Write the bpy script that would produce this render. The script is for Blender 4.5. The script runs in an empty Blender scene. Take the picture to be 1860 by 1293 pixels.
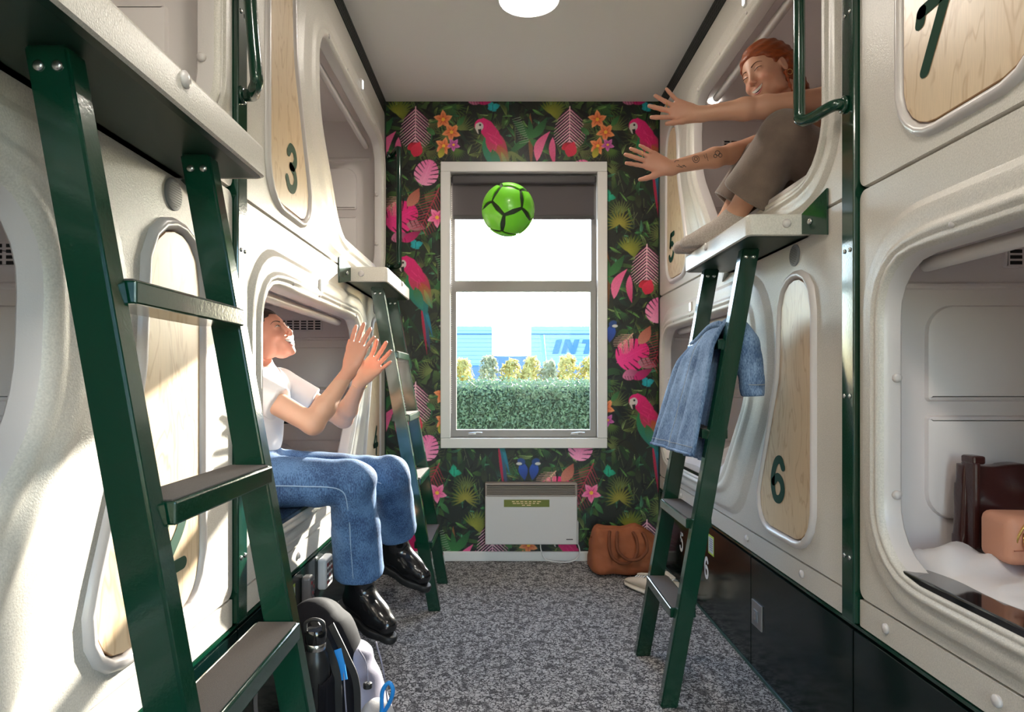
import bpy, bmesh, math, random
import numpy as np
from mathutils import Vector, Matrix
rnd = random.Random(7)
scene = bpy.context.scene
col = scene.collection

# ------------------------------------------------------------------ camera, world, sun, exposure
F = 1180.0                      # focal length in pixels of the 1860 px wide frame
EYE = 1.062
cam_d = bpy.data.cameras.new('camera'); cam = bpy.data.objects.new('camera', cam_d); col.objects.link(cam)
cam.location = (0, 0, EYE); cam.rotation_euler = (math.pi/2, 0, 0)
cam_d.sensor_width = 36; cam_d.lens = 36*F/1860
cam_d.shift_x = 15/1860; cam_d.shift_y = 43.5/1860
cam_d.clip_start = 0.02; cam_d.clip_end = 500
scene.camera = cam

world = bpy.data.worlds.new('sky'); scene.world = world; world.use_nodes = True
wn = world.node_tree.nodes; wl = world.node_tree.links
bg = wn['Background']
sky = wn.new('ShaderNodeTexSky'); sky.sky_type = 'NISHITA'; sky.sun_disc = False
sky.sun_elevation = math.radians(19.4); sky.sun_rotation = math.atan2(0.4, 1.0)
sky.air_density = 1.0; sky.dust_density = 0.6
wl.new(sky.outputs[0], bg.inputs[0]); bg.inputs[1].default_value = 1.7

sun_d = bpy.data.lights.new('sun', 'SUN'); sun = bpy.data.objects.new('sun', sun_d); col.objects.link(sun)
sun_d.energy = 24.0; sun_d.angle = math.radians(0.6); sun_d.color = (1.0, 0.93, 0.82)
sun.rotation_euler = Vector((-0.40, -1.0, -0.38)).to_track_quat('-Z', 'Y').to_euler()
sun.location = (4, 12, 6)

vs = scene.view_settings
vs.view_transform = 'Standard'; vs.look = 'None'; vs.gamma = 1.0; vs.use_curve_mapping = False
vs.exposure = 0.24
scene.cycles.max_bounces = 10; scene.cycles.diffuse_bounces = 6; scene.cycles.transparent_max_bounces = 12

LAMP_W = 82.0                    # ceiling lamp over the aisle and the two added fill lamps

# room measures
XL, XR, YB, ZC = -0.696, 0.913, 3.82, 2.70
XM = (XL + XR)/2

# ------------------------------------------------------------------ materials
def srgb(r, g, b):
    f = lambda c: (c/255)/12.92 if c/255 <= 0.04045 else ((c/255+0.055)/1.055)**2.4
    return (f(r), f(g), f(b), 1)
MATS = {}
def mat(name, color, rough=0.5, metal=0.0, bump=0.0, bscale=200.0, var=0.0, vscale=8.0, spec=0.5, coat=0.0, emit=None, estr=0.0, trans=0.0, sheen=0.0, stretch=(1,1,1), detail=3.0):
    if name in MATS: return MATS[name]
    m = bpy.data.materials.new(name); m.use_nodes = True; MATS[name] = m
    nt = m.node_tree; N = nt.nodes; L = nt.links; b = N['Principled BSDF']
    b.inputs['Base Color'].default_value = color; b.inputs['Roughness'].default_value = rough
    b.inputs['Metallic'].default_value = metal; b.inputs['Specular IOR Level'].default_value = spec
    b.inputs['Coat Weight'].default_value = coat; b.inputs['Coat Roughness'].default_value = 0.08
    b.inputs['Sheen Weight'].default_value = sheen
    if trans: b.inputs['Transmission Weight'].default_value = trans
    if emit:
        b.inputs['Emission Color'].default_value = emit; b.inputs['Emission Strength'].default_value = estr
    tc = N.new('ShaderNodeTexCoord'); mp = N.new('ShaderNodeMapping'); mp.inputs['Scale'].default_value = stretch
    L.new(tc.outputs['Object'], mp.inputs[0])
    if var:
        n = N.new('ShaderNodeTexNoise'); n.inputs['Scale'].default_value = vscale; n.inputs['Detail'].default_value = detail
        L.new(mp.outputs[0], n.inputs['Vector'])
        r = N.new('ShaderNodeValToRGB')
        r.color_ramp.elements[0].position = 0.3; r.color_ramp.elements[1].position = 0.7
        r.color_ramp.elements[0].color = tuple(c*(1-var) for c in color[:3])+(1,)
        r.color_ramp.elements[1].color = tuple(min(1, c*(1+var)) for c in color[:3])+(1,)
        L.new(n.outputs[0], r.inputs[0]); L.new(r.outputs[0], b.inputs['Base Color'])
    if bump:
        n2 = N.new('ShaderNodeTexNoise'); n2.inputs['Scale'].default_value = bscale; n2.inputs['Detail'].default_value = 2
        L.new(mp.outputs[0], n2.inputs['Vector'])
        bm_ = N.new('ShaderNodeBump'); bm_.inputs['Strength'].default_value = bump; bm_.inputs['Distance'].default_value = 0.002
        L.new(n2.outputs[0], bm_.inputs['Height']); L.new(bm_.outputs[0], b.inputs['Normal'])
    return m
POD = mat('pod_gelcoat', (0.60, 0.565, 0.51, 1), 0.34, bump=0.36, bscale=330, var=0.11, vscale=300)
RIM = mat('pod_smooth', (0.62, 0.575, 0.56, 1), 0.30, bump=0.10, bscale=260)
INTERIOR = mat('pod_interior', (0.80, 0.735, 0.725, 1), 0.42)
GREEN = mat('green_paint', srgb(6, 52, 36), 0.17, bump=0.10, bscale=160, coat=0.6)
BASEG = mat('plinth_green', srgb(4, 22, 20), 0.16, spec=0.3, coat=0.12, bump=0.04, bscale=60)
UNDER = mat('underside_green', srgb(14, 46, 34), 0.4)
GRIP = mat('grip_tape', srgb(88, 82, 80), 0.9, bump=0.9, bscale=900, var=0.25, vscale=900)
WHITE = mat('white_paint', (0.74, 0.72, 0.70, 1), 0.35)
CEIL = mat('ceiling_paint', (0.76, 0.73, 0.70, 1), 0.55, bump=0.05, bscale=90)
STEEL = mat('steel', (0.62, 0.61, 0.6, 1), 0.25, metal=1.0)
BLACKG = mat('black_gloss', (0.008, 0.008, 0.009, 1), 0.08, coat=0.8)
BLACK = mat('black_matte', (0.012, 0.012, 0.013, 1), 0.55)
GREY = mat('grey_plastic', srgb(120, 122, 126), 0.5)
DKGREY = mat('dark_grey', srgb(62, 60, 60), 0.6)
ALU = mat('aluminium', srgb(135, 130, 128), 0.4, metal=0.25)
DIGIT = mat('green_digit', srgb(5, 56, 38), 0.7, spec=0.2)
WHITEP = mat('white_print', (0.75, 0.75, 0.74, 1), 0.5)
GOLD = mat('brass', (0.75, 0.52, 0.2, 1), 0.25, metal=1.0)

def wood_mat():
    m = bpy.data.materials.new('birch_ply'); m.use_nodes = True
    nt = m.node_tree; N = nt.nodes; L = nt.links; b = N['Principled BSDF']
    tc = N.new('ShaderNodeTexCoord'); mp = N.new('ShaderNodeMapping'); mp.inputs['Scale'].default_value = (1, 4.5, 1.3)
    n = N.new('ShaderNodeTexNoise'); n.inputs['Scale'].default_value = 2.2; n.inputs['Detail'].default_value = 3; n.inputs['Distortion'].default_value = 0.4
    mul = N.new('ShaderNodeMath'); mul.operation = 'MULTIPLY'; mul.inputs[1].default_value = 17
    fr = N.new('ShaderNodeMath'); fr.operation = 'PINGPONG'; fr.inputs[1].default_value = 1.0
    r = N.new('ShaderNodeValToRGB')
    r.color_ramp.elements[0].color = (0.60, 0.42, 0.25, 1); r.color_ramp.elements[1].color = (0.74, 0.57, 0.38, 1)
    r.color_ramp.elements[0].position = 0.0; r.color_ramp.elements[1].position = 0.30
    f = N.new('ShaderNodeTexNoise'); f.inputs['Scale'].default_value = 60; f.inputs['Detail'].default_value = 3
    mp2 = N.new('ShaderNodeMapping'); mp2.inputs['Scale'].default_value = (1, 6, 0.35)
    mx = N.new('ShaderNodeMixRGB'); mx.blend_type = 'MULTIPLY'; mx.inputs[0].default_value = 0.22
    L.new(tc.outputs['Object'], mp.inputs[0]); L.new(mp.outputs[0], n.inputs['Vector']); L.new(n.outputs[0], mul.inputs[0])
    L.new(mul.outputs[0], fr.inputs[0]); L.new(fr.outputs[0], r.inputs[0])
    L.new(tc.outputs['Object'], mp2.inputs[0]); L.new(mp2.outputs[0], f.inputs['Vector'])
    L.new(r.outputs[0], mx.inputs[1]); L.new(f.outputs[0], mx.inputs[2]); L.new(mx.outputs[0], b.inputs['Base Color'])
    b.inputs['Roughness'].default_value = 0.33
    return m
WOOD = wood_mat()
PLYEDGE = mat('ply_edge', (0.42, 0.25, 0.13, 1), 0.5)

def carpet_mat():
    m = bpy.data.materials.new('carpet_crackle'); m.use_nodes = True
    nt = m.node_tree; N = nt.nodes; L = nt.links; b = N['Principled BSDF']
    tc = N.new('ShaderNodeTexCoord')
    d = N.new('ShaderNodeTexNoise'); d.inputs['Scale'].default_value = 60; d.inputs['Detail'].default_value = 2
    ad = N.new('ShaderNodeMixRGB'); ad.blend_type = 'ADD'; ad.inputs[0].default_value = 0.034
    L.new(tc.outputs['Object'], d.inputs['Vector']); L.new(tc.outputs['Object'], ad.inputs[1]); L.new(d.outputs['Color'], ad.inputs[2])
    def vor(scale, w):
        v = N.new('ShaderNodeTexVoronoi'); v.feature = 'DISTANCE_TO_EDGE'; v.inputs['Scale'].default_value = scale
        L.new(ad.outputs[0], v.inputs['Vector'])
        r = N.new('ShaderNodeValToRGB'); r.color_ramp.elements[0].position = w*0.55; r.color_ramp.elements[1].position = w
        L.new(v.outputs['Distance'], r.inputs[0]); return r
    v1 = vor(60, 0.12)
    big = N.new('ShaderNodeTexNoise'); big.inputs['Scale'].default_value = 26; big.inputs['Detail'].default_value = 2
    L.new(tc.outputs['Object'], big.inputs['Vector'])
    br = N.new('ShaderNodeValToRGB'); br.color_ramp.elements[0].position = 0.36; br.color_ramp.elements[1].position = 0.5
    br.color_ramp.elements[0].color = (0.1, 0.1, 0.1, 1)
    L.new(big.outputs[0], br.inputs[0])
    mul = N.new('ShaderNodeMixRGB'); mul.blend_type = 'MULTIPLY'; mul.inputs[0].default_value = 0.85
    L.new(v1.outputs[0], mul.inputs[1]); L.new(br.outputs[0], mul.inputs[2])
    fine = N.new('ShaderNodeTexNoise'); fine.inputs['Scale'].default_value = 420; fine.inputs['Detail'].default_value = 1
    L.new(tc.outputs['Object'], fine.inputs['Vector'])
    rc = N.new('ShaderNodeValToRGB'); rc.color_ramp.elements[0].color = (0.34, 0.325, 0.32, 1); rc.color_ramp.elements[1].color = (0.56, 0.54, 0.535, 1)
    L.new(fine.outputs[0], rc.inputs[0])
    mix = N.new('ShaderNodeMixRGB'); mix.inputs[1].default_value = (0.045, 0.042, 0.044, 1)
    L.new(mul.outputs[0], mix.inputs[0]); L.new(rc.outputs[0], mix.inputs[2]); L.new(mix.outputs[0], b.inputs['Base Color'])
    b.inputs['Roughness'].default_value = 0.95
    bp = N.new('ShaderNodeBump'); bp.inputs['Strength'].default_value = 0.6; bp.inputs['Distance'].default_value = 0.004
    L.new(fine.outputs[0], bp.inputs['Height']); L.new(bp.outputs[0], b.inputs['Normal'])
    return m
CARPET = carpet_mat()

def attr_mat(name, rough=0.6, bump=0.0, bscale=300, sss=0.0, attr='Col', sheen=0.0, spec=0.5):
    m = bpy.data.materials.new(name); m.use_nodes = True
    nt = m.node_tree; N = nt.nodes; L = nt.links; b = N['Principled BSDF']
    a = N.new('ShaderNodeAttribute'); a.attribute_name = attr
    L.new(a.outputs['Color'], b.inputs['Base Color']); b.inputs['Roughness'].default_value = rough
    b.inputs['Sheen Weight'].default_value = sheen; b.inputs['Specular IOR Level'].default_value = spec
    if sss:
        b.inputs['Subsurface Weight'].default_value = sss; b.inputs['Subsurface Radius'].default_value = (0.012, 0.005, 0.003)
        b.inputs['Subsurface Scale'].default_value = 0.6
    if bump:
        tc = N.new('ShaderNodeTexCoord'); n = N.new('ShaderNodeTexNoise'); n.inputs['Scale'].default_value = bscale
        L.new(tc.outputs['Object'], n.inputs['Vector']); bp = N.new('ShaderNodeBump'); bp.inputs['Strength'].default_value = bump
        bp.inputs['Distance'].default_value = 0.002; L.new(n.outputs[0], bp.inputs['Height']); L.new(bp.outputs[0], b.inputs['Normal'])
    return m

# ------------------------------------------------------------------ mesh helpers
def link(name, me, m, parent=None, smooth=False):
    o = bpy.data.objects.new(name, me); col.objects.link(o)
    if m is not None:
        for mm in (m if isinstance(m, (list, tuple)) else [m]): me.materials.append(mm)
    if smooth: me.polygons.foreach_set('use_smooth', [True]*len(me.polygons))
    if parent is not None: o.parent = parent
    return o
def tag(o, label=None, cat=None, group=None, kind=None):
    if label: o['label'] = label
    if cat: o['category'] = cat
    if group: o['group'] = group
    if kind: o['kind'] = kind
    return o
def thing(name, label, cat, group=None, loc=(0, 0, 0)):
    o = bpy.data.objects.new(name, None); o.empty_display_size = 0.05; col.objects.link(o); o.location = loc
    return tag(o, label, cat, group)
class MB:
    def __init__(s): s.v = []; s.f = []
    def add(s, vs, fs):
        k = len(s.v); s.v += [tuple(p) for p in vs]; s.f += [tuple(i+k for i in f) for f in fs]; return s
    def box(s, x0, x1, y0, y1, z0, z1):
        return s.add([(x0,y0,z0),(x1,y0,z0),(x1,y1,z0),(x0,y1,z0),(x0,y0,z1),(x1,y0,z1),(x1,y1,z1),(x0,y1,z1)],
                     [(3,2,1,0),(4,5,6,7),(0,1,5,4),(1,2,6,5),(2,3,7,6),(3,0,4,7)])
    def rbox(s, c, size, r=0.005, seg=2, R=None):
        bm = bmesh.new(); bmesh.ops.create_cube(bm, size=1)
        bmesh.ops.scale(bm, vec=size, verts=bm.verts)
        bmesh.ops.bevel(bm, geom=bm.edges[:], offset=r, segments=seg, profile=0.5, affect='EDGES')
        M = Matrix.Translation(c) @ (R.to_4x4() if R else Matrix())
        bm.verts.ensure_lookup_table(); bm.verts.index_update()
        vs = [M @ v.co for v in bm.verts]; fs = [tuple(v.index for v in f.verts) for f in bm.faces]; bm.free()
        return s.add(vs, fs)
    def bar(s, a, b, w, t, up=(0, 1, 0)):
        a = Vector(a); b = Vector(b); d = (b-a).normalized(); u = Vector(up); n = d.cross(u).normalized(); u = n.cross(d).normalized()
        vs = [p + n*(sx*w/2) + u*(sy*t/2) for p in (a, b) for sx, sy in ((-1,-1),(1,-1),(1,1),(-1,1))]
        return s.add(vs, [(0,1,2,3),(7,6,5,4),(0,4,5,1),(1,5,6,2),(2,6,7,3),(3,7,4,0)])
    def tube(s, pts, r, n=12, cap=True, closed=False):
        pts = [Vector(p) for p in pts]; m = len(pts); rs = r if isinstance(r, (list, tuple)) else [r]*m
        d0 = (pts[1]-pts[0]).normalized(); u = d0.orthogonal().normalized(); k = len(s.v); vs = []
        for i, p in enumerate(pts):
            if closed: d = (pts[(i+1) % m]-pts[i-1]).normalized()
            else: d = (pts[min(i+1, m-1)]-pts[max(i-1, 0)]).normalized()
            u = (u - d*u.dot(d)).normalized(); w = d.cross(u)
            vs += [p + (u*math.cos(2*math.pi*j/n) + w*math.sin(2*math.pi*j/n))*rs[i] for j in range(n)]
        fs = []
        for i in range(m if closed else m-1):
            a = i*n; b = ((i+1) % m)*n
            for j in range(n): fs.append((a+j, a+(j+1) % n, b+(j+1) % n, b+j))
        if cap and not closed: fs += [tuple(range(n-1, -1, -1)), tuple((m-1)*n+j for j in range(n))]
        return s.add(vs, fs)
    def lathe(s, prof, c=(0, 0, 0), axis=(0, 0, 1), n=24):
        ax = Vector(axis).normalized(); u = ax.orthogonal().normalized(); w = ax.cross(u); c = Vector(c); vs = []; fs = []
        for r, z in prof:
            vs += [c + ax*z + (u*math.cos(2*math.pi*j/n)+w*math.sin(2*math.pi*j/n))*r for j in range(n)]
        for i in range(len(prof)-1):
            for j in range(n): fs.append((i*n+j, i*n+(j+1) % n, (i+1)*n+(j+1) % n, (i+1)*n+j))
        if prof[0][0] > 1e-6: fs.append(tuple(range(n-1, -1, -1)))
        if prof[-1][0] > 1e-6: fs.append(tuple((len(prof)-1)*n+j for j in range(n)))
        return s.add(vs, fs)
    def loops(s, rings, closed_end=False, closed_start=False):
        n = len(rings[0]); vs = [p for r in rings for p in r]; fs = []
        for i in range(len(rings)-1):
            for j in range(n): fs.append((i*n+j, i*n+(j+1) % n, (i+1)*n+(j+1) % n, (i+1)*n+j))
        if closed_end: fs.append(tuple((len(rings)-1)*n+j for j in range(n)))
        if closed_start: fs.append(tuple(range(n-1, -1, -1)))
        return s.add(vs, fs)
    def build(s, name, m, parent=None, smooth=False, fix=True, merge=0.0, sharp=None):
        me = bpy.data.meshes.new(name); me.from_pydata(s.v, [], s.f); me.update()
        if fix or merge:
            bm = bmesh.new(); bm.from_mesh(me)
            if merge: bmesh.ops.remove_doubles(bm, verts=bm.verts, dist=merge)
            bmesh.ops.recalc_face_normals(bm, faces=bm.faces); bm.to_mesh(me); bm.free()
        o = link(name, me, m, parent, smooth)
        if smooth and sharp: me.set_sharp_from_angle(angle=math.radians(sharp))
        return o
def bez(pts, n=8):
    """Catmull-Rom through pts"""
    P = [Vector(p) for p in pts]; P = [2*P[0]-P[1]] + P + [2*P[-1]-P[-2]]; out = []
    for i in range(1, len(P)-2):
        for k in range(n):
            t = k/n
            out.append(0.5*((2*P[i]) + (P[i+1]-P[i-1])*t + (2*P[i-1]-5*P[i]+4*P[i+1]-P[i+2])*t*t + (3*P[i]-P[i-1]-3*P[i+1]+P[i+2])*t**3))
    out.append(P[-2]); return out
def rpoly(pts, rad, n=10):
    """polygon with rounded corners -> list of 2-D points (ccw)"""
    out = []; m = len(pts)
    for i in range(m):
        p = Vector(pts[i]); a = Vector(pts[i-1]); b = Vector(pts[(i+1) % m]); r = rad[i]
        da = (a-p).normalized(); db = (b-p).normalized(); ang = da.angle(db); t = r/math.tan(ang/2)
        t = min(t, 0.49*(a-p).length, 0.49*(b-p).length); r = t*math.tan(ang/2)
        c = p + (da+db).normalized()*(r/math.sin(ang/2)); p0 = p+da*t-c; p1 = p+db*t-c
        a0 = math.atan2(p0.y, p0.x); a1 = math.atan2(p1.y, p1.x); d = (a1-a0+math.pi) % (2*math.pi)-math.pi
        for k in range(n+1):
            q = a0+d*k/n; out.append((c.x+r*math.cos(q), c.y+r*math.sin(q)))
    return out
def polar(loop, c, n=112):
    """resample a star-shaped loop at equal angles round c"""
    L = [np.array(p)-np.array(c) for p in loop]; out = []
    for k in range(n):
        a = 2*math.pi*k/n; d = np.array((math.cos(a), math.sin(a))); best = None
        for i in range(len(L)):
            p = L[i]; q = L[(i+1) % len(L)]; e = q-p; den = d[0]*(-e[1])+e[0]*d[1]
            if abs(den) < 1e-12: continue
            t = (p[0]*(-e[1])+e[0]*p[1])/den; u = (d[0]*p[1]-d[1]*p[0])/den
            if t > 0 and -1e-9 <= u <= 1+1e-9: best = t if best is None else max(best, t)
        out.append((c[0]+d[0]*best, c[1]+d[1]*best))
    return out
def offset(loop, d):
    out = []; m = len(loop)
    for i in range(m):
        a = Vector(loop[i-1]); b = Vector(loop[(i+1) % m]); t = (b-a).normalized()
        out.append((loop[i][0]+t.y*d, loop[i][1]-t.x*d))
    return out
def stroke(path, w, n=10):
    """2-D stroke with round ends: list of convex quads/discs -> (verts, faces)"""
    P = [Vector(p) for p in path]; L = []; Rr = []; m = len(P)
    for i, p in enumerate(P):
        d = (P[min(i+1, m-1)]-P[max(i-1, 0)]).normalized(); nn = Vector((-d.y, d.x)); L.append(p+nn*w/2); Rr.append(p-nn*w/2)
    d1 = (P[-1]-P[-2]).normalized(); d0 = (P[0]-P[1]).normalized()
    def cap(p, d):
        a = math.atan2(d.y, d.x); return [p+Vector((math.cos(a+math.pi/2-math.pi*k/n), math.sin(a+math.pi/2-math.pi*k/n)))*w/2 for k in range(1, n)]
    vs = []; fs = []
    for i in range(m): vs += [L[i], Rr[i]]
    for i in range(m-1): fs.append((2*i, 2*i+1, 2*i+3, 2*i+2))
    k = len(vs); c1 = cap(P[-1], d1); vs += c1; fs.append(tuple([2*m-2]+[k+j for j in range(len(c1))]+[2*m-1]))
    k = len(vs); c0 = cap(P[0], d0); vs += c0; fs.append(tuple([1]+[k+j for j in range(len(c0))]+[0]))
    return vs, fs
def c2(pts, n=8): return [(p.x, p.y) for p in bez([(x, y, 0) for x, y in pts], n)]
def arc(cx, cy, rx, ry, a0, a1, n=24):
    return [(cx+rx*math.cos(math.radians(a0+(a1-a0)*k/n)), cy+ry*math.sin(math.radians(a0+(a1-a0)*k/n))) for k in range(n+1)]
# digits drawn in a box about 0.6 wide, 1 high
DIG = {
 '1': [[(0.12, 0.78), (0.34, 0.97), (0.30, 0.5), (0.26, 0.03)]],
 '2': [c2([(0.08, 0.72), (0.16, 0.92), (0.36, 0.97), (0.52, 0.80), (0.44, 0.55), (0.22, 0.28), (0.08, 0.06)]), [(0.08, 0.05), (0.55, 0.05)]],
 '3': [c2([(0.08, 0.80), (0.2, 0.95), (0.40, 0.93), (0.48, 0.75), (0.38, 0.58), (0.24, 0.53)]), c2([(0.24, 0.53), (0.44, 0.46), (0.52, 0.27), (0.40, 0.07), (0.18, 0.04), (0.04, 0.20)])],
 '4': [[(0.40, 0.97), (0.05, 0.33), (0.60, 0.33)], [(0.42, 0.6), (0.42, 0.03)]],
 '5': [[(0.52, 0.95), (0.18, 0.95), (0.12, 0.55)], c2([(0.12, 0.55), (0.32, 0.62), (0.50, 0.48), (0.50, 0.22), (0.34, 0.05), (0.14, 0.06), (0.04, 0.18)])],
 '6': [c2([(0.50, 0.80), (0.38, 0.95), (0.20, 0.88), (0.08, 0.6), (0.08, 0.3), (0.20, 0.06), (0.40, 0.06), (0.52, 0.25), (0.46, 0.46), (0.28, 0.54), (0.10, 0.40)])],
 '7': [[(0.04, 0.80), (0.06, 0.95), (0.54, 0.95), (0.18, 0.03)]],
 '8': [c2([(0.28, 0.52), (0.10, 0.70), (0.14, 0.9), (0.30, 0.96), (0.46, 0.88), (0.46, 0.68), (0.28, 0.52), (0.08, 0.32), (0.10, 0.1), (0.28, 0.04), (0.48, 0.12), (0.50, 0.34), (0.28, 0.52)])],
}
def glyph(ch, mapf, w=0.15, sl=0.0):
    mb = MB()
    for path in [seg for p_ in DIG[ch] for seg in ([p_] if len(p_) > 6 else [p_[i:i+2] for i in range(len(p_)-1)])]:
        vs, fs = stroke([(x+sl*y, y) for x, y in path], w); mb.add([mapf(v.x, v.y) for v in vs], fs)
    return mb
# ------------------------------------------------------------------ the room
MB().box(XL-1.2, XR+1.2, -1.4, YB+0.0, -0.1, 0).build('floor', CARPET)['kind'] = 'structure'
MB().box(XL-1.2, XR+1.2, -1.4, YB+0.12, ZC, ZC+0.1).build('ceiling', CEIL)['kind'] = 'structure'
SHELL = mat('wall_paint', (0.6, 0.57, 0.54, 1), 0.6)
MB().box(XL-1.25, XL-1.15, -1.4, YB+0.12, -0.1, ZC).build('wall_left', SHELL)['kind'] = 'structure'
MB().box(XR+1.15, XR+1.25, -1.4, YB+0.12, -0.1, ZC).build('wall_right', SHELL)['kind'] = 'structure'
# end wall behind the camera; the glazed doors are added to let in fill light
gx0, gx1, gz1 = 0.10, 1.92, 2.22; gm = (gx0+gx1)/2
wf = MB()
for b_ in ((XL-1.2, gx0, -0.1, ZC), (gx1, XR+1.2, -0.1, ZC), (gx0, gx1, gz1, ZC), (gx0, gx1, -0.1, 0.0)): wf.box(b_[0], b_[1], -1.5, -1.4, b_[2], b_[3])
wf.build('wall_front', SHELL, fix=False)['kind'] = 'structure'
for k, (a0, a1) in enumerate(((gx0, gm-0.004), (gm+0.004, gx1))):
    d_ = MB(); t_ = 0.055
    d_.box(a0+0.003, a0+t_, -1.47, -1.43, 0.005, gz1-0.004); d_.box(a1-t_, a1-0.003, -1.47, -1.43, 0.005, gz1-0.004); d_.box(a0+t_, a1-t_, -1.47, -1.43, 0.005, 0.11); d_.box(a0+t_, a1-t_, -1.47, -1.43, gz1-0.07, gz1-0.004)
    dr = d_.build('door_%d' % (k+1), WHITE, fix=False); dr['kind'] = 'structure'
    DOORS = globals().setdefault('DOORS', []); DOORS.append((dr, a0+t_, a1-t_))
    hx = a1-0.03 if k == 0 else a0+0.03
    MB().tube([(hx, -1.43, 1.0), (hx, -1.39, 1.0), (hx+(-0.10 if k == 0 else 0.10), -1.39, 1.0)], 0.009, 10).build('door_handle', STEEL, dr, True)
# back wall with the window hole
wx0, wx1, wz0, wz1 = -0.335, 0.568, 0.705, 2.295
wb = MB()
for b in ((XL-1.2, wx0, -0.1, ZC), (wx1, XR+1.2, -0.1, ZC), (wx0, wx1, -0.1, wz0), (wx0, wx1, wz1, ZC)):
    wb.box(b[0], b[1], YB, YB+0.16, b[2], b[3])
wall_back = wb.build('wall_back', SHELL, fix=False); wall_back['kind'] = 'structure'

# ---- wallpaper: jungle print drawn at the photograph's pixel pitch as a colour attribute on a fine sheet
def wallpaper():
    PX = 0.003237; S = 2
    u0, v0, W, H = 696, 180, 506, 830
    img = np.zeros((H*S, W*S, 3), np.float32); img[:] = (0.010, 0.014, 0.011)
    g = np.random.RandomState(5); rr = random.Random(11)
    lin = lambda c: np.array(srgb(*c)[:3], np.float32)
    YY, XX = np.mgrid[0:H*S, 0:W*S].astype(np.float32)
    def poly(pts, c, c2_=None, alpha=1.0, shade=None):
        P = np.array(pts, np.float32); P = (P-np.array((u0, v0)))*S
        x0, y0 = np.floor(P.min(0)).astype(int); x1, y1 = np.ceil(P.max(0)).astype(int)+1
        x0 = max(x0, 0); y0 = max(y0, 0); x1 = min(x1, W*S); y1 = min(y1, H*S)
        if x1 <= x0 or y1 <= y0: return
        X = XX[y0:y1, x0:x1]+0.5; Y = YY[y0:y1, x0:x1]+0.5; ins = np.zeros(X.shape, bool)
        n = len(P)
        for i in range(n):
            ax, ay = P[i]; bx, by = P[(i+1) % n]
            if ay == by: continue
            ins ^= ((ay > Y) != (by > Y)) & (X < (bx-ax)*(Y-ay)/(by-ay)+ax)
        cc = lin(c)
        if c2_ is not None:
            a = P[0]; b = P[n//2]; d = b-a; t = np.clip(((X-a[0])*d[0]+(Y-a[1])*d[1])/max(float(d@d), 1), 0, 1)[..., None]
            cc = cc*(1-t)+lin(c2_)*t
        reg = img[y0:y1, x0:x1]; m = ins[..., None]*alpha
        reg[:] = reg*(1-m)+cc*m
    def leaf(x, y, a, L, w, c, c2_=None, bend=0.0, alpha=1.0):
        pts = []; ts = np.linspace(0, 1, 9); ca, sa = math.cos(a), math.sin(a)
        for sgn, tt in ((1, ts), (-1, ts[::-1][1:-1])):
            for t in tt:
                px = L*t; py = sgn*w*math.sin(math.pi*t**0.8)/2+bend*L*math.sin(math.pi*t)*0.5
                pts.append((x+ca*px-sa*py, y+sa*px+ca*py))
        poly(pts, c, c2_, alpha)
    def line(x0, y0, x1, y1, w, c, alpha=1.0):
        dx, dy = x1-x0, y1-y0; l = math.hypot(dx, dy) or 1; nx, ny = -dy/l*w/2, dx/l*w/2
        poly([(x0+nx, y0+ny), (x1+nx*0.3, y1+ny*0.3), (x1-nx*0.3, y1-ny*0.3), (x0-nx, y0-ny)], c, None, alpha)
    def fan(x, y, a, L, n, spread, w, c, c2_, alpha=1.0):
        for k in range(n): 
            q = a+spread*(k/(n-1)-0.5); leaf(x, y, q, L*(0.8+0.2*math.cos((k/(n-1)-0.5)*3)), w, c, c2_, 0, alpha)
    def palm(x, y, a, L, w, n, c, c2_, lw=2.0):     # feathered drooping leaf with thin bright ribs
        ca, sa = math.cos(a), math.sin(a)
        for k in range(n):
            t = (k+1)/(n+1)*0.9; bx, by = x+ca*L*t, y+sa*L*t; e = w*math.sin(math.pi*(0.25+0.7*t))
            for sg in (-1, 1):
                q = a+sg*0.85; line(bx, by, bx+math.cos(q)*e, by+math.sin(q)*e, lw, c if k % 2 else c2_)
        line(x, y, x+ca*L, y+sa*L, 2.0, c)
    def monstera(x, y, a, R, c, dark, vein):
        ca, sa = math.cos(a), math.sin(a); T = lambda px, py: (x+ca*px-sa*py, y+sa*px+ca*py)
        pts = [T(R*(0.15+1.0*math.cos(q)*(0.95)+0.1), R*0.88*math.sin(q)*(1-0.12*math.cos(q))) for q in np.linspace(0, 2*math.pi, 40)[:-1]]
        poly(pts, c, vein)
        for sg in (-1, 1):
            for k in range(6):
                b0 = -0.55+k*0.27; q = sg*(1.25-0.10*k); ex = b0+0.9*math.cos(q); ey = 0.92*math.sin(q)
                m0 = (b0+0.30*math.cos(q), 0.30*math.sin(q)); p0 = T(R*m0[0], R*m0[1]); p1 = T(R*ex*1.05, R*ey*1.08)
                line(p1[0], p1[1], p0[0], p0[1], R*0.11, dark)
        p0 = T(-R*0.75, 0); p1 = T(R*1.1, 0); line(p0[0], p0[1], p1[0], p1[1], 1.6, vein)
    def flower(x, y, R, c, c2_, n=5, a0=0.0, core=(250, 190, 60)):
        for k in range(n): leaf(x, y, a0+k*2*math.pi/n, R*1.05, R*0.62, c, c2_, 0.08); line(x, y, x+math.cos(a0+k*2*math.pi/n)*R*0.7, y+math.sin(a0+k*2*math.pi/n)*R*0.7, 1.6, tuple(int(v*0.75) for v in c), 0.8)
        poly([(x+R*0.2*math.cos(t), y+R*0.2*math.sin(t)) for t in np.linspace(0, 6.28, 10)[:-1]], core)
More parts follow.
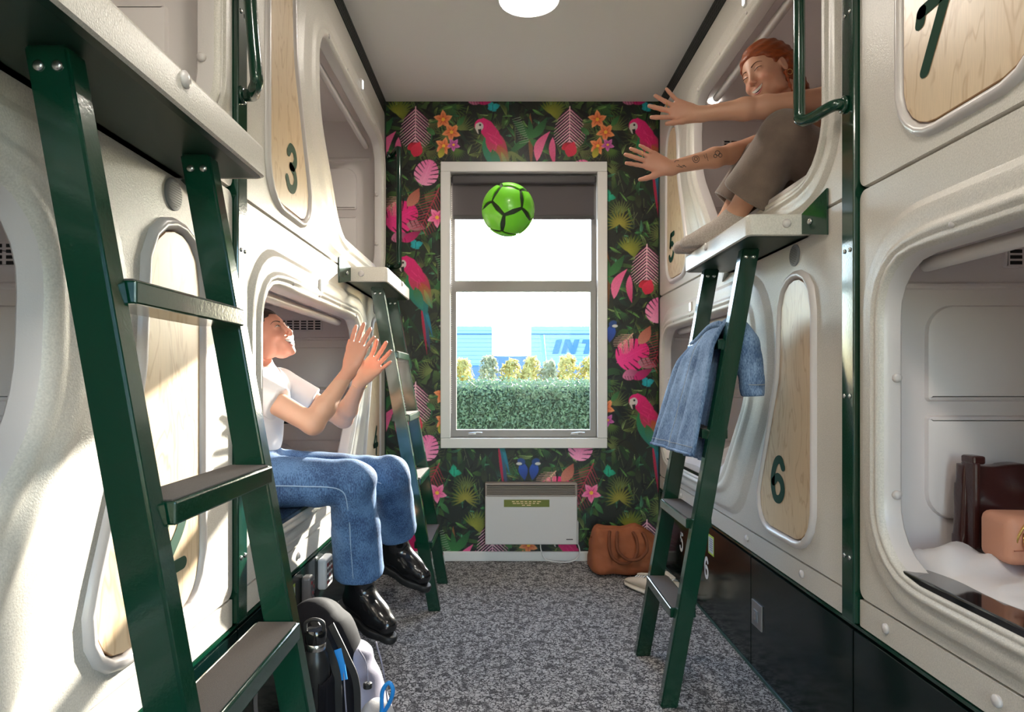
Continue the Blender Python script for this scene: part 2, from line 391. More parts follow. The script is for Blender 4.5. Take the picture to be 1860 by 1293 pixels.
    def butterfly(x, y, R, c, a=0.0):
        for q, l in ((-0.6, 1.0), (-2.5, 1.0), (0.6, .7), (2.54, .7)): leaf(x, y, a+q, R*l, R*0.75, c, tuple(int(v*0.7) for v in c))
        line(x, y-R*0.4, x, y+R*0.5, 1.5, (10, 10, 10))
    def ell(cx, cy, rx, ry, a, c, c2_=None):
        ca, sa = math.cos(a), math.sin(a)
        poly([(cx+ca*rx*math.cos(t)-sa*ry*math.sin(t), cy+sa*rx*math.cos(t)+ca*ry*math.sin(t)) for t in np.linspace(0, 2*math.pi, 28)[:-1]], c, c2_)
    def parrot(x, y):    # x, y: photo pixel of body centre of a parrot facing left
        leaf(x+16, y+52, 1.38, 82, 10, (20, 120, 140), (60, 30, 90)); leaf(x+15, y+50, 1.45, 92, 5, (190, 30, 70), (150, 20, 60)); leaf(x+20, y+45, 1.32, 66, 6, (30, 150, 160), (20, 90, 140))
        leaf(x-10, y-8, 1.12, 84, 36, (40, 130, 70), (20, 110, 120), -0.04)
        leaf(x-4, y-20, 1.02, 72, 34, (215, 20, 110), (150, 70, 30), 0.04)
        leaf(x+14, y+8, 1.15, 52, 20, (190, 70, 40), (50, 140, 90)); leaf(x+4, y+16, 1.25, 44, 16, (60, 110, 50), (30, 130, 120)); leaf(x+20, y+20, 1.2, 36, 7, (170, 150, 60), (60, 140, 120))
        poly([(x-22, y-36), (x-12, y-41), (x+2, y-34), (x+16, y-16), (x+24, y+6), (x+8, y+8), (x-8, y-4), (x-18, y-16)], (232, 28, 120), (205, 15, 95))
        ell(x-17, y-27, 11, 12, 0.2, (232, 28, 120)); ell(x-19, y-25, 7, 8, 0.3, (215, 205, 205)); ell(x-18, y-28, 2.0, 2.0, 0, (20, 20, 20))
        poly([(x-26, y-30), (x-21, y-31), (x-17, y-20), (x-19, y-10), (x-23, y-14), (x-27, y-22)], (225, 215, 205)); poly([(x-22, y-20), (x-16, y-21), (x-16, y-12), (x-20, y-9)], (25, 22, 22))
        for k in range(7): line(x-4+rr.uniform(-3, 18), y-18+k*4, x+6+rr.uniform(0, 14), y-8+k*5, 1.2, (250, 70, 150), 0.5)
    lat = []
    for j in range(-2, 5):
        for i in range(-3, 3): lat.append((280*i+(140 if j % 2 else 0), 250*j))
    # dark foliage underlay, same in every repeat
    under = []
    for k in range(300):
        under.append((rr.uniform(-140, 140), rr.uniform(-125, 125), rr.uniform(0, 6.28), rr.uniform(18, 62), rr.uniform(3, 14), rr.choice([(20, 46, 26), (32, 66, 32), (46, 88, 42), (26, 56, 46), (62, 96, 40), (40, 44, 26), (22, 36, 32), (78, 106, 52), (54, 60, 38), (12, 20, 16), (14, 22, 18)]), rr.uniform(-.3, .3)))
    fans = [(rr.uniform(-140, 140), rr.uniform(-125, 125), rr.uniform(0, 6.28), rr.uniform(22, 44), rr.choice([((92, 124, 50), (36, 60, 26)), ((56, 100, 54), (20, 44, 26)), ((104, 106, 62), (44, 48, 26)), ((44, 86, 74), (18, 40, 36)), ((120, 132, 70), (50, 66, 30))])) for k in range(26)]
    blades = [(rr.uniform(-140, 140), rr.uniform(-125, 125), rr.uniform(-1.4, 1.4), rr.uniform(14, 50), rr.choice([(96, 112, 60), (70, 100, 60), (110, 96, 60), (48, 92, 62), (120, 130, 90)])) for k in range(46)]
    for ox, oy in lat:
        X, Y = 890+ox, 255+oy
        if X < 500 or X > 1400 or Y < 0 or Y > 1200: continue
        for a in under: leaf(X+a[0], Y+a[1], a[2], a[3], a[4], a[5], tuple(int(c*0.45) for c in a[5]), a[6])
        for a in fans: fan(X+a[0], Y+a[1], a[2], a[3], 13, 2.6, 2.2, a[4][0], a[4][1], 0.95)
        for a in blades: line(X+a[0], Y+a[1], X+a[0]+math.sin(a[2])*a[3]*.6, Y+a[1]+a[3], 1.2, a[4], 0.6)
    spark = [(rr.uniform(-140, 140), rr.uniform(-125, 125), rr.uniform(0, 6.28), rr.uniform(10, 30), rr.uniform(2, 7), rr.choice([(94, 142, 70), (60, 124, 66), (126, 150, 90), (70, 130, 96), (104, 120, 60), (44, 100, 60), (5, 8, 7), (5, 8, 7), (6, 10, 8)]), rr.uniform(-.3, .3)) for k in range(190)]
    for ox, oy in lat:
        X, Y = 890+ox, 255+oy
        if X < 500 or X > 1400 or Y < 0 or Y > 1200: continue
        for a in spark: leaf(X+a[0], Y+a[1], a[2], a[3], a[4], a[5], tuple(int(c*0.35) for c in a[5]), a[6]); line(X+a[0], Y+a[1], X+a[0]+math.cos(a[2])*a[3], Y+a[1]+math.sin(a[2])*a[3], 0.8, tuple(min(255, int(c*1.5)) for c in a[5]), 0.7)
    for ox, oy in lat:
        X, Y = 890+ox, 255+oy
        if X < 450 or X > 1450 or Y < -50 or Y > 1250: continue
        # lime and golden palm fans, banana stem, big leaves
        fan(X-170, Y-48, -0.9, 34, 13, 3.0, 3.4, (150, 150, 48), (70, 92, 26)); fan(X-45, Y+152, -1.5, 34, 15, 4.2, 3.2, (160, 150, 58), (66, 84, 26)); fan(X+115, Y-50, -0.4, 36, 13, 2.6, 3.0, (140, 140, 60), (50, 80, 30))
        leaf(X+73, Y-50, 1.55, 105, 9, (140, 90, 45), (110, 70, 30))
        for a, l, w in ((-0.9, 52, 16), (-2.3, 48, 15), (0.5, 40, 14), (2.5, 50, 12), (-1.6, 40, 10)): leaf(X+72, Y-2, a, l, w, (52, 120, 58), (24, 76, 40), 0.1)
        for a, l in ((2.0, 40), (1.2, 36), (2.6, 40), (.6, 44)): leaf(X+40, Y+20, a, l, 7, (120, 130, 70), (40, 80, 40), 0.1)
        for k in range(12): line(X+55+k*1.5, Y-42+k*4, X+40+k*1.2, Y-38+k*4, 1.6, (150, 165, 140), 0.7)
        # pinks
        leaf(X-135, Y-62, 1.58, 84, 46, (46, 20, 34), (30, 12, 22)); palm(X-135, Y-62, 1.58, 76, 38, 11, (250, 200, 212), (232, 160, 186), 2.3)
        leaf(X-40, Y-70, -0.3, 34, 20, (222, 130, 168), (150, 40, 90)); leaf(X-20, Y-66, -0.5, 40, 16, (216, 30, 120), (130, 12, 70))
        for k in range(6): line(X-40+k*5, Y-72, X-36+k*5, Y-60, 1.2, (60, 10, 30))
        monstera(X-117, Y+64, -1.2, 25, (242, 112, 172), (30, 8, 20), (250, 160, 200))
        monstera(X-168, Y+142, -0.5, 33, (236, 18, 122), (28, 6, 18), (250, 60, 150))
        leaf(X+85, Y+38, -1.15, 60, 17, (240, 120, 162), (226, 86, 140), -0.25); leaf(X+114, Y-6, 1.5, 52, 12, (232, 100, 150), (200, 60, 110), 0.1)
        leaf(X-150, Y+16, -0.5, 24, 14, (214, 30, 60), (160, 16, 40)); leaf(X-138, Y+30, -1.2, 30, 22, (206, 26, 66), (230, 50, 80))
        leaf(X-150, Y+120, -1.0, 40, 20, (206, 132, 112), (168, 84, 66), 0.1); palm(X-160, Y+100, 2.3, 40, 24, 8, (226, 176, 150), (236, 190, 170), 1.5)
        leaf(X-152, Y+152, 0.25, 36, 20, (196, 128, 140), (150, 84, 100), -0.1); 
        for k in range(4): line(X-146+k*8, Y+146, X-140+k*8, Y+158, 2.2, (50, 20, 30))
        palm(X-92, Y+86, 2.0, 92, 38, 12, (176, 52, 72), (140, 32, 52), 1.8)
        flower(X-96, Y+140, 18, (242, 70, 140), (250, 150, 190), 5, 0.3)
        leaf(X-90, Y+158, 0.9, 26, 10, (70, 130, 70), (40, 90, 50))
        for fx, fy, fr in ((-85, -38, 17), (-70, -15, 17), (-84, 10, 16), (-66, 8, 12)): flower(X+fx, Y+fy, fr, (232, 96, 44) if fx != -66 else (190, 60, 150), (250, 168, 110) if fx != -66 else (220, 120, 190), 5, fx*0.3)
        leaf(X-92, Y+32, -1.2, 22, 12, (196, 180, 60), (130, 130, 40)); leaf(X-60, Y-26, -0.9, 24, 10, (70, 128, 66), (40, 90, 46)); leaf(X-100, Y-10, -2.4, 22, 10, (80, 136, 76), (40, 90, 46))
        butterfly(X-135, Y+190, 14, (30, 190, 200), 0.3); butterfly(X-65, Y+102, 14, (26, 190, 150), 0.8)
        # pair of blue birds
        for sg in (-1, 1):
            leaf(X+70+sg*12, Y+84, 1.57+sg*0.15, 34, 17, (36, 84, 190), (20, 50, 120)); ell(X+70+sg*14, Y+84, 8, 7, 0, (30, 66, 130)); poly([(X+70+sg*20, Y+80), (X+70+sg*32, Y+83), (X+70+sg*20, Y+88)], (16, 16, 22)); ell(X+70+sg*17, Y+87, 5, 2.6, 0, (215, 215, 210))
        parrot(X, Y)
    out = img.reshape(H, S, W, S, 3).mean((1, 3))
    # faint print grain
    out *= (1+0.16*(g.rand(H, W, 1)-0.5)).astype(np.float32)
    us = u0+np.arange(W)+0.5; vs_ = v0+np.arange(H)+0.5
    X = (us-915)*PX; Z = EYE-(vs_-690)*PX
    Xg, Zg = np.meshgrid(X, Z); V = np.stack([Xg, np.full_like(Xg, YB-0.0012), Zg], -1).reshape(-1, 3)
    idx = np.arange(H*W).reshape(H, W); q = np.stack([idx[1:, :-1], idx[1:, 1:], idx[:-1, 1:], idx[:-1, :-1]], -1)
    cx = (Xg[1:, :-1]+Xg[:-1, 1:])/2; cz = (Zg[1:, :-1]+Zg[:-1, 1:])/2
    keep = ~((cx > wx0) & (cx < wx1) & (cz > wz0) & (cz < wz1)) & (cz > 0.01) & (cz < ZC-0.001)
    q = q[keep]
    used = np.unique(q); rm = -np.ones(H*W, int); rm[used] = np.arange(len(used)); q = rm[q]; V = V[used]; C = out.reshape(-1, 3)[used]
    me = bpy.data.meshes.new('wallpaper'); me.vertices.add(len(V)); me.vertices.foreach_set('co', V.ravel().astype(np.float32))
    me.loops.add(q.size); me.loops.foreach_set('vertex_index', q.ravel().astype(np.int32)); me.polygons.add(len(q))
    me.polygons.foreach_set('loop_start', np.arange(0, q.size, 4, dtype=np.int32)); me.update(calc_edges=True)
    at = me.color_attributes.new('Col', 'FLOAT_COLOR', 'POINT'); at.data.foreach_set('color', np.concatenate([C, np.ones((len(C), 1))], 1).ravel().astype(np.float32))
    return me
link('wallpaper', wallpaper(), attr_mat('jungle_print', 0.5), wall_back)['label'] = 'dark jungle print with pink parrots, palms and flowers'
bb = MB().rbox((XM, YB-0.008, 0.028), (XR-XL, 0.018, 0.056), 0.004).build('baseboard_back', WHITE); bb['kind'] = 'structure'

# ---- window
win = bpy.data.objects.new('window_1', None); col.objects.link(win); win['kind'] = 'structure'; win['label'] = 'white cased aluminium window with sliding lower sash'
win.location = (0.118, YB, wz0)
def wpart(mb, name, m, parent=win, **k):
    o = mb.build(name, m, None, **k); o.parent = parent; o.matrix_parent_inverse = Matrix.Translation(-win.location) if parent is win else Matrix(); return o
ox0, ox1, oz0, oz1 = -0.369, 0.605, 0.664, 2.337
c = MB()
c.rbox(((ox0+ox1)/2, YB-0.012, oz1-0.028), (ox1-ox0, 0.028, 0.058), 0.004); c.rbox(((ox0+ox1)/2, YB-0.012, oz0+0.028), (ox1-ox0, 0.028, 0.058), 0.004)
for x in (ox0+0.028, ox1-0.028): c.rbox((x, YB-0.012, (oz0+oz1)/2), (0.058, 0.028, oz1-oz0-0.114), 0.004)
wpart(c, 'casing', WHITE)
c = MB()                                             # reveal boards lining the hole
c.box(wx0, wx0+0.014, YB-0.01, YB+0.12, wz0, wz1); c.box(wx1-0.014, wx1, YB-0.01, YB+0.12, wz0, wz1); c.box(wx0+0.014, wx1-0.014, YB-0.01, YB+0.12, wz0, wz0+0.014); c.box(wx0+0.014, wx1-0.014, YB-0.01, YB+0.12, wz1-0.014, wz1)
wpart(c, 'reveal', WHITE, fix=False)
fx0, fx1, fz0, fz1 = wx0+0.014, wx1-0.014, wz0+0.014, wz1-0.014
tz = 1.062+(690-519)*0.00331                         # transom height
c = MB(); t = 0.028
c.box(fx0, fx0+t, YB+0.086, YB+0.13, fz0, fz1); c.box(fx1-t, fx1, YB+0.086, YB+0.13, fz0, fz1); c.box(fx0+t, fx1-t, YB+0.086, YB+0.13, fz0, fz0+t); c.box(fx0+t, fx1-t, YB+0.086, YB+0.13, fz1-t, fz1)
c.box(fx0+t, fx1-t, YB+0.08, YB+0.13, tz-0.03, tz+0.03)
wpart(c, 'frame', ALU, fix=False)
c = MB(); s0, s1, q0, q1 = fx0+0.004, fx1-0.004, fz0+0.004, tz-0.004; t = 0.034
c.box(s0, s0+t, YB+0.05, YB+0.085, q0, q1); c.box(s1-t, s1, YB+0.05, YB+0.085, q0, q1); c.box(s0+t, s1-t, YB+0.05, YB+0.085, q0, q0+t+0.008); c.box(s0+t, s1-t, YB+0.05, YB+0.085, q1-t, q1)
wpart(c, 'sash', ALU, fix=False)
def glass_mat():
    m = bpy.data.materials.new('window_glass'); m.use_nodes = True; nt = m.node_tree; N = nt.nodes; L = nt.links; N.remove(N['Principled BSDF'])
    tr = N.new('ShaderNodeBsdfTransparent'); tr.inputs[0].default_value = (0.97, 0.985, 0.98, 1); gl = N.new('ShaderNodeBsdfGlossy'); gl.inputs['Roughness'].default_value = 0.02
    fr = N.new('ShaderNodeFresnel'); fr.inputs[0].default_value = 1.12; mx = N.new('ShaderNodeMixShader')
    L.new(fr.outputs[0], mx.inputs[0]); L.new(tr.outputs[0], mx.inputs[1]); L.new(gl.outputs[0], mx.inputs[2])
    L.new(mx.outputs[0], N['Material Output'].inputs[0]); return m
GLASS = glass_mat()
for dr, a0, a1 in DOORS: MB().box(a0-0.004, a1+0.004, -1.452, -1.448, 0.106, gz1-0.066).build('pane', GLASS, dr)  # panes of the added doors, open to the sky for fill
wpart(MB().box(fx0+0.02, fx1-0.02, YB+0.105, YB+0.109, tz+0.02, fz1-0.02), 'pane', GLASS)
wpart(MB().box(s0+0.03, s1-0.03, YB+0.066, YB+0.070, q0+0.03, q1-0.03), 'pane', GLASS)
for x in (s0+0.13, s1-0.13):
    m = MB().rbox((x, YB+0.045, q0+0.02), (0.05, 0.012, 0.014), 0.003); m.tube([(x-0.02, YB+0.036, q0+0.022), (x+0.03, YB+0.03, q0+0.028), (x+0.06, YB+0.03, q0+0.026)], 0.004, 8); wpart(m, 'sash_latch', STEEL, smooth=True, sharp=40)
# roller blind
bl = thing('roller_blind', 'dark grey roller blind pulled partly down over the upper window pane', 'blind', loc=(0.118, YB+0.03, 2.1))
BLIND = mat('blind_fabric', srgb(84, 78, 80), 0.8, bump=0.2, bscale=900)
def child(mb, name, m, parent, **k):
    o = mb.build(name, m, None, **k); o.parent = parent; o.matrix_parent_inverse = Matrix.Translation(-parent.location); return o
child(MB().rbox((0.118, YB+0.035, 2.245), (fx1-fx0-0.02, 0.06, 0.05), 0.012, 3), 'cassette', mat('blind_cassette', srgb(70, 66, 68), 0.6), bl)
child(MB().box(fx0+0.018, fx1-0.018, YB+0.040, YB+0.042, 2.035, 2.235), 'fabric', BLIND, bl)
child(MB().rbox((0.118, YB+0.041, 2.028), (fx1-fx0-0.036, 0.014, 0.024), 0.004), 'bottom_bar', DKGREY, bl)
bc = MB(); zz = 2.21
while zz > 0.86: bc.lathe([(0, -0.004), (0.0032, 0), (0, 0.004)], (fx0+0.012, YB+0.03, zz), n=6); zz -= 0.011
child(bc, 'bead_chain', WHITE, bl, fix=False)

# ---- ceiling lamps: a round opal drum on a shallow ring (the last two are added out of view for fill)
LAMPM = mat('opal_lamp', (0.9, 0.88, 0.84, 1), 0.4, emit=(1.0, 0.92, 0.81, 1), estr=LAMP_W)
def ceiling_lamp(x, y, lab):
    t = thing('ceiling_lamp', lab, 'lamp', loc=(x, y, ZC))
    child(MB().lathe([(0.128, -0.0), (0.128, -0.058), (0.1245, -0.061), (0.1205, -0.058), (0.1200, -0.03), (0.05, -0.026)], (x, y, ZC), n=40), 'ring', WHITE, t, smooth=True, sharp=40)
    child(MB().lathe([(0.1195, -0.050), (0.118, -0.060), (0.10, -0.066), (0.06, -0.070), (0.0, -0.071)], (x, y, ZC), n=40), 'opal_diffuser', LAMPM, t, smooth=True)
ceiling_lamp(0.105, 2.70, 'lit round opal ceiling lamp above the aisle before the window')
ceiling_lamp(0.105, 0.55, 'lit round opal ceiling lamp further along the aisle from the window')
ceiling_lamp(0.105, -0.85, 'lit round opal ceiling lamp near the room door')
# ------------------------------------------------------------------ sleeping pods
L_POD = 2.065
OPEN_C = (1.30, 0.47)
OPEN_N = 112
open_loop = polar(rpoly([(0.70, 0.11), (0.70, 0.11)][:0] + [(1.96, 0.84), (0.675, 0.84), (0.69, 0.50), (1.02, 0.11), (1.96, 0.11)], [0.13, 0.14, 0.30, 0.26, 0.15]), OPEN_C, OPEN_N)
ring_loop = polar(rpoly([(2.045, 0.95), (0.50, 0.95), (0.43, 0.55), (0.76, 0.02), (2.045, 0.02)], [0.22, 0.26, 0.34, 0.2, 0.22]), OPEN_C, OPEN_N)
wood_loop = polar(rpoly([(0.385, 0.865), (0.19, 0.865), (0.19, 0.06), (0.605, 0.06), (0.405, 0.56)], [0.095, 0.095, 0.11, 0.085, 0.3]), (0.30, 0.42), 80)
def pod_frame(side, y0, dr, zb):
    if side == 'R': return lambda s, h, d: Vector((XR-d, y0+dr*s, zb+h))
    return lambda s, h, d: Vector((XL+d, y0+dr*s, zb+h))
def disc(P, s, h, d0, r, t, n=20, dome=0.3):
    rings = []
    for rr_, dd in ((r, 0), (r, t*0.6), (r*0.8, t), (r*0.02, t*(1+dome))):
        rings.append([P(s+rr_*math.cos(2*math.pi*k/n), h+rr_*math.sin(2*math.pi*k/n), d0+dd) for k in range(n)])
    return MB().loops(rings, closed_end=True, closed_start=True)
def pod(num, side, y0, dr, zb, H, label):
    P = pod_frame(side, y0, dr, zb)
    t = thing('sleeping_pod', label, 'sleeping pod', 'sleeping pods', loc=P(L_POD/2, 0, -0.4))
    lower = zb < 1
    # front panel with two holes, its edge turned back, and the moulded lip round the wood
    outer = rpoly([(0, 0), (L_POD, 0), (L_POD, H), (0, H)], [0.025]*4, 5)
    lip_o = offset(wood_loop, 0.032) if True else wood_loop
    mb = MB()
    from mathutils.geometry import tessellate_polygon
    allp = outer+ring_loop+lip_o
    tris = tessellate_polygon([[Vector((x, y, 0)) for x, y in lp] for lp in (outer, ring_loop, lip_o)])
    mb.add([P(x, y, 0) for x, y in allp], [tuple(q) for q in tris])
    mb.loops([[P(x, y, 0) for x, y in outer], [P(x, y, -0.006) for x, y in offset(outer, 0.003)], [P(x, y, -0.06) for x, y in offset(outer, 0.003)]])
    child(mb, 'front_panel', POD, t, merge=1e-5, smooth=True, sharp=35)
    lp = []
    for off, d in ((0.032, 0.0), (0.029, 0.007), (0.023, 0.0125), (0.016, 0.0135), (0.010, 0.011), (0.006, 0.003), (0.004, -0.008)): lp.append([P(x, y, d) for x, y in offset(wood_loop, off)])
    child(MB().loops(lp), 'panel_surround', RIM, t, smooth=True)
    # moulded ring round the opening: shallow dish, raised ridge, then the jamb
    prof = [(0, 0.0), (0.03, 0.001), (0.15, 0.0105), (0.19, 0.0120), (0.40, 0.0120), (0.52, 0.0115), (0.57, 0.013), (0.63, 0.018), (0.69, 0.0205), (0.75, 0.0190), (0.80, 0.0145), (0.84, 0.0142), (0.90, 0.0170), (0.96, 0.0130), (1.0, 0.000)]
    rings = []
    for f, d in prof: rings.append([P(a[0]*(1-f)+b[0]*f, a[1]*(1-f)+b[1]*f, d) for a, b in zip(ring_loop, open_loop)])
    child(MB().loops(rings), 'opening_surround', POD, t, smooth=True)
    jr = [[P(x, y, 0.0) for x, y in open_loop], [P(x, y, -0.012) for x, y in offset(open_loop, -0.004)], [P(x, y, -0.036) for x, y in offset(open_loop, -0.006)], [P(x, y, -0.041) for x, y in offset(open_loop, -0.002)], [P(x, y, -0.041) for x, y in offset(open_loop, 0.05)]]
    child(MB().loops(jr), 'jamb', RIM, t, smooth=True, sharp=40)
    # wooden name board and its number
    wl_ = offset(wood_loop, 0.002)
    w = child(MB().loops([[P(x, y, -0.012) for x, y in wl_], [P(x, y, 0.003) for x, y in wl_], [P(x, y, 0.0045) for x, y in offset(wl_, -0.0015)]], closed_end=True), 'wood_panel', [WOOD, PLYEDGE], t)
    for p in w.data.polygons:
        if len(p.vertices) == 4: p.material_index = 1
    gx, gh = 0.115, 0.145
    gs = -1 if (side == 'R') == (dr == 1) else 1           # reading direction along s
    s_mid = {'6': 0.42, '3': 0.38, '7': 0.285, '2': 0.31, '5': 0.285, '4': 0.30}.get(num, 0.34); g0 = {'3': 0.125, '7': 0.17}.get(num, 0.155)
    o = glyph(num, lambda x, y: P(s_mid+gs*(x-0.3)*gx*1.5, g0+y*gh, 0.0058), 0.19, 0.06).build('number', DIGIT, None, fix=False)
    o.parent = w
    o['label'] = 'dark green numeral %s' % num
    # interior shell
    q0, q1, h0, h1 = 0.012, 0.95, 0.055, H-0.05
    sec = [(q0, h0), (q1, h0)] + [(q1, h1)] + [(q0, h1)]
    sec = [(q0, h0)] + [(q1-0.08+0.08*math.sin(a), h0+0.08-0.08*math.cos(a)) for a in np.linspace(0, math.pi/2, 6)] + [(q1-0.12+0.12*math.cos(a), h1-0.12+0.12*math.sin(a)) for a in np.linspace(0, math.pi/2, 7)] + [(q0, h1)]
    m = len(sec); mb = MB(); ss = (0.008, L_POD-0.008)
    mb.add([P(s, h, -q) for s in ss for q, h in sec], [(i, i+1, m+i+1, m+i) for i in range(m-1)] + [tuple(range(m-1, -1, -1)), tuple(range(m, 2*m))])
    child(mb, 'interior_shell', INTERIOR, t, smooth=True, sharp=40)
    # embossed plates, air grille and strip light on the end wall away from the added doors
    se, e = (L_POD-0.008, -1) if dr == 1 else (0.008, 1)
    def plate(lp, name, th, m=INTERIOR):
        return child(MB().loops([[P(se, h, -q) for q, h in lp], [P(se+e*th*0.7, h, -q) for q, h in offset(lp, -th*0.3)], [P(se+e*th, h, -q) for q, h in offset(lp, -th)]], closed_end=True), name, m, t, smooth=True, sharp=30)
    plate(rpoly([(0.16, 0.50), (0.84, 0.50), (0.84, 0.745), (0.16, 0.745)], [0.012, 0.012, 0.07, 0.07], 6), 'wall_plate', 0.014)
    plate(rpoly([(0.16, 0.20), (0.84, 0.20), (0.84, 0.465), (0.16, 0.465)], [0.07, 0.07, 0.012, 0.012], 6), 'wall_plate', 0.014)
    plate(rpoly([(0.08, 0.785), (0.88, 0.785), (0.88, 0.805), (0.08, 0.805)], [0.005]*4, 3), 'wall_ridge', 0.012)
    v = plate(rpoly([(0.36, 0.84), (0.70, 0.84), (0.70, 0.91), (0.36, 0.91)], [0.006]*4, 3), 'air_grille', 0.008)
    g = MB()
    for i in range(8):
        for j in range(4):
            qa, ha = 0.372+i*0.041, 0.848+j*0.0145
            g.add([P(se+e*0.0086, ha, -qa), P(se+e*0.0086, ha, -qa-0.031), P(se+e*0.0086, ha+0.009, -qa-0.031), P(se+e*0.0086, ha+0.009, -qa)], [(0, 1, 2, 3)])
    o = g.build('grille_slots', BLACK, None, fix=False); o.parent = v; o['kind'] = 'stuff'
    # rolled privacy screen under the head of the opening
    rb = MB().tube([P(0.76, 0.826, -0.082), P(1.93, 0.826, -0.082)], 0.017, 14)
    child(rb, 'roller_screen', RIM, t, smooth=True, sharp=40)
    # sill
    child(MB().rbox((P(1.45, 0.112, -0.055)), (0.13, 0.86, 0.022), 0.004), 'sill', BLACKG if lower else RIM, t)
    # cap buttons along the jamb and on the ring, speaker, lit tag
    for (s, h) in ((0.80, 0.815), (1.10, 0.833), (1.40, 0.833), (1.70, 0.833)):
        child(disc(P, s, h+0.035, 0.013, 0.009, 0.006, 14), 'cap_button', RIM, t, smooth=True)
    jx = 1.96
    for h in (0.28, 0.56):
        b = MB(); cpt = P(jx-0.006, h, -0.027); ax = P(0, 0, 0)-P(1, 0, 0)
        b.lathe([(0.011, -0.002), (0.011, 0.004), (0.007, 0.008), (0.0005, 0.009)], cpt, ax, 14); child(b, 'cap_button', RIM, t, smooth=True)
    if lower:
        sp = child(disc(P, 0.30, 0.945, 0, 0.034, 0.006, 28, 0.0), 'speaker_grille', GREY, t, smooth=True, sharp=40)
        g = MB()
        for k in range(-5, 6):
            y = k*0.0052; x = math.sqrt(max(0, 0.027**2-y*y))
            g.add([P(0.30-x, 0.945+y-0.001, 0.0069), P(0.30+x, 0.945+y-0.001, 0.0069), P(0.30+x, 0.945+y+0.001, 0.0069), P(0.30-x, 0.945+y+0.001, 0.0069)], [(0, 1, 2, 3)])
        o = g.build('speaker_slots', DKGREY, None, fix=False); o.parent = sp
        # skirt board below the pod
        sk = child(MB().loops([[P(x, y, -0.02) for x, y in rpoly([(0, -0.075), (L_POD, -0.075), (L_POD, -0.006), (0, -0.006)], [0.004]*4, 2)], [P(x, y, 0.0) for x, y in rpoly([(0, -0.075), (L_POD, -0.075), (L_POD, -0.006), (0, -0.006)], [0.004]*4, 2)]], closed_end=True), 'skirt', POD, t)
        for s in (0.25, 0.7, 1.15, 1.6, 1.95): child(disc(P, s, -0.038, 0, 0.012, 0.007, 14), 'cap_button', RIM, t, smooth=True)
    ls, lh = (1.38, 0.905 if lower else 0.925)
    lt = child(MB().rbox(P(ls, lh, 0.012), (0.016, 0.026, 0.05), 0.003), 'tag_plate', WHITE, t)
    o = MB().rbox(P(ls, lh, 0.0205), (0.004, 0.018, 0.036), 0.0015).build('tag_light', mat('tag_light', (1, 1, 1, 1), 0.4, emit=(0.9, 0.96, 1, 1), estr=4.0), None); o.parent = lt
    return t, P
YF, YN = 1.735, 1.665
HU, HL = 1.065, 1.036
ZU, ZL = 1.553, 0.507
PODS = {}
for num, side, y0, dr, zb, H, lab in (
    ('1', 'L', YN-L_POD, 1, ZU, HU, 'upper sleeping pod above pod two with wide opening over its ledge'),
    ('2', 'L', YN, -1, ZL, HL, 'lower sleeping pod with wooden board numbered two'),
    ('3', 'L', YF, 1, ZU, HU, 'upper sleeping pod with wooden board numbered three'),
    ('4', 'L', YF+L_POD, -1, ZL, HL, 'lower sleeping pod numbered four where a woman in jeans sits'),
    ('5', 'R', YF+L_POD, -1, ZU, HU, 'upper sleeping pod numbered five where a red-haired woman sits'),
    ('6', 'R', YF, 1, ZL, HL, 'lower sleeping pod with wooden board numbered six'),
    ('7', 'R', YN, -1, ZU, HU, 'upper sleeping pod with wooden board numbered seven'),
    ('8', 'R', YN-L_POD, 1, ZL, HL, 'lower sleeping pod below pod seven with bags on its bed')):
    PODS[num] = pod(num, side, y0, dr, zb, H, lab)
# extra fittings seen only in some pods
P5 = PODS['5'][1]; t5 = PODS['5'][0]
child(MB().lathe([(0.03, 0), (0.03, -0.006), (0.022, -0.010), (0, -0.011)], P5(0.30, HU-0.051, -0.22), (0, 0, 1), 24), 'downlight', mat('downlight', (1, 1, 1, 1), 0.4, emit=(1, 0.95, 0.85, 1), estr=10), t5, smooth=True)
P4 = PODS['4'][1]; t4 = PODS['4'][0]
child(MB().rbox(P4(0.022, 0.38, -0.62), (0.26, 0.02, 0.16), 0.006), 'end_cushion', BASEG, t4)

# ------------------------------------------------------------------ posts, plinths, trims
def XD(side, d): return XR-d if side == 'R' else XL+d
def post(side, y, w, lab):
    x0, x1 = sorted((XD(side, -0.055), XD(side, 0.014)))
    t = thing('steel_post', lab, 'post', 'green posts between the pods', loc=((x0+x1)/2, y, 0.432))
    child(MB().rbox(((x0+x1)/2, y, (0.432+ZC)/2), (x1-x0, w, ZC-0.432-0.002), 0.004), 'post', GREEN, t)
    for z in (0.60, 1.02, 1.40, 2.02):
        for yy in (y-0.013, y+0.013):
            child(MB().lathe([(0.006, 0), (0.006, 0.002), (0.003, 0.0035), (0, 0.0035)], (XD(side, 0.014), yy, z), (XD(side, 1)-XD(side, 0), 0, 0), 10), 'bolt', STEEL, t, smooth=True)
    return t
post('L', 1.70, 0.060, 'dark green steel post between pods one and three')
post('R', 1.70, 0.060, 'dark green steel post between pods five and seven')
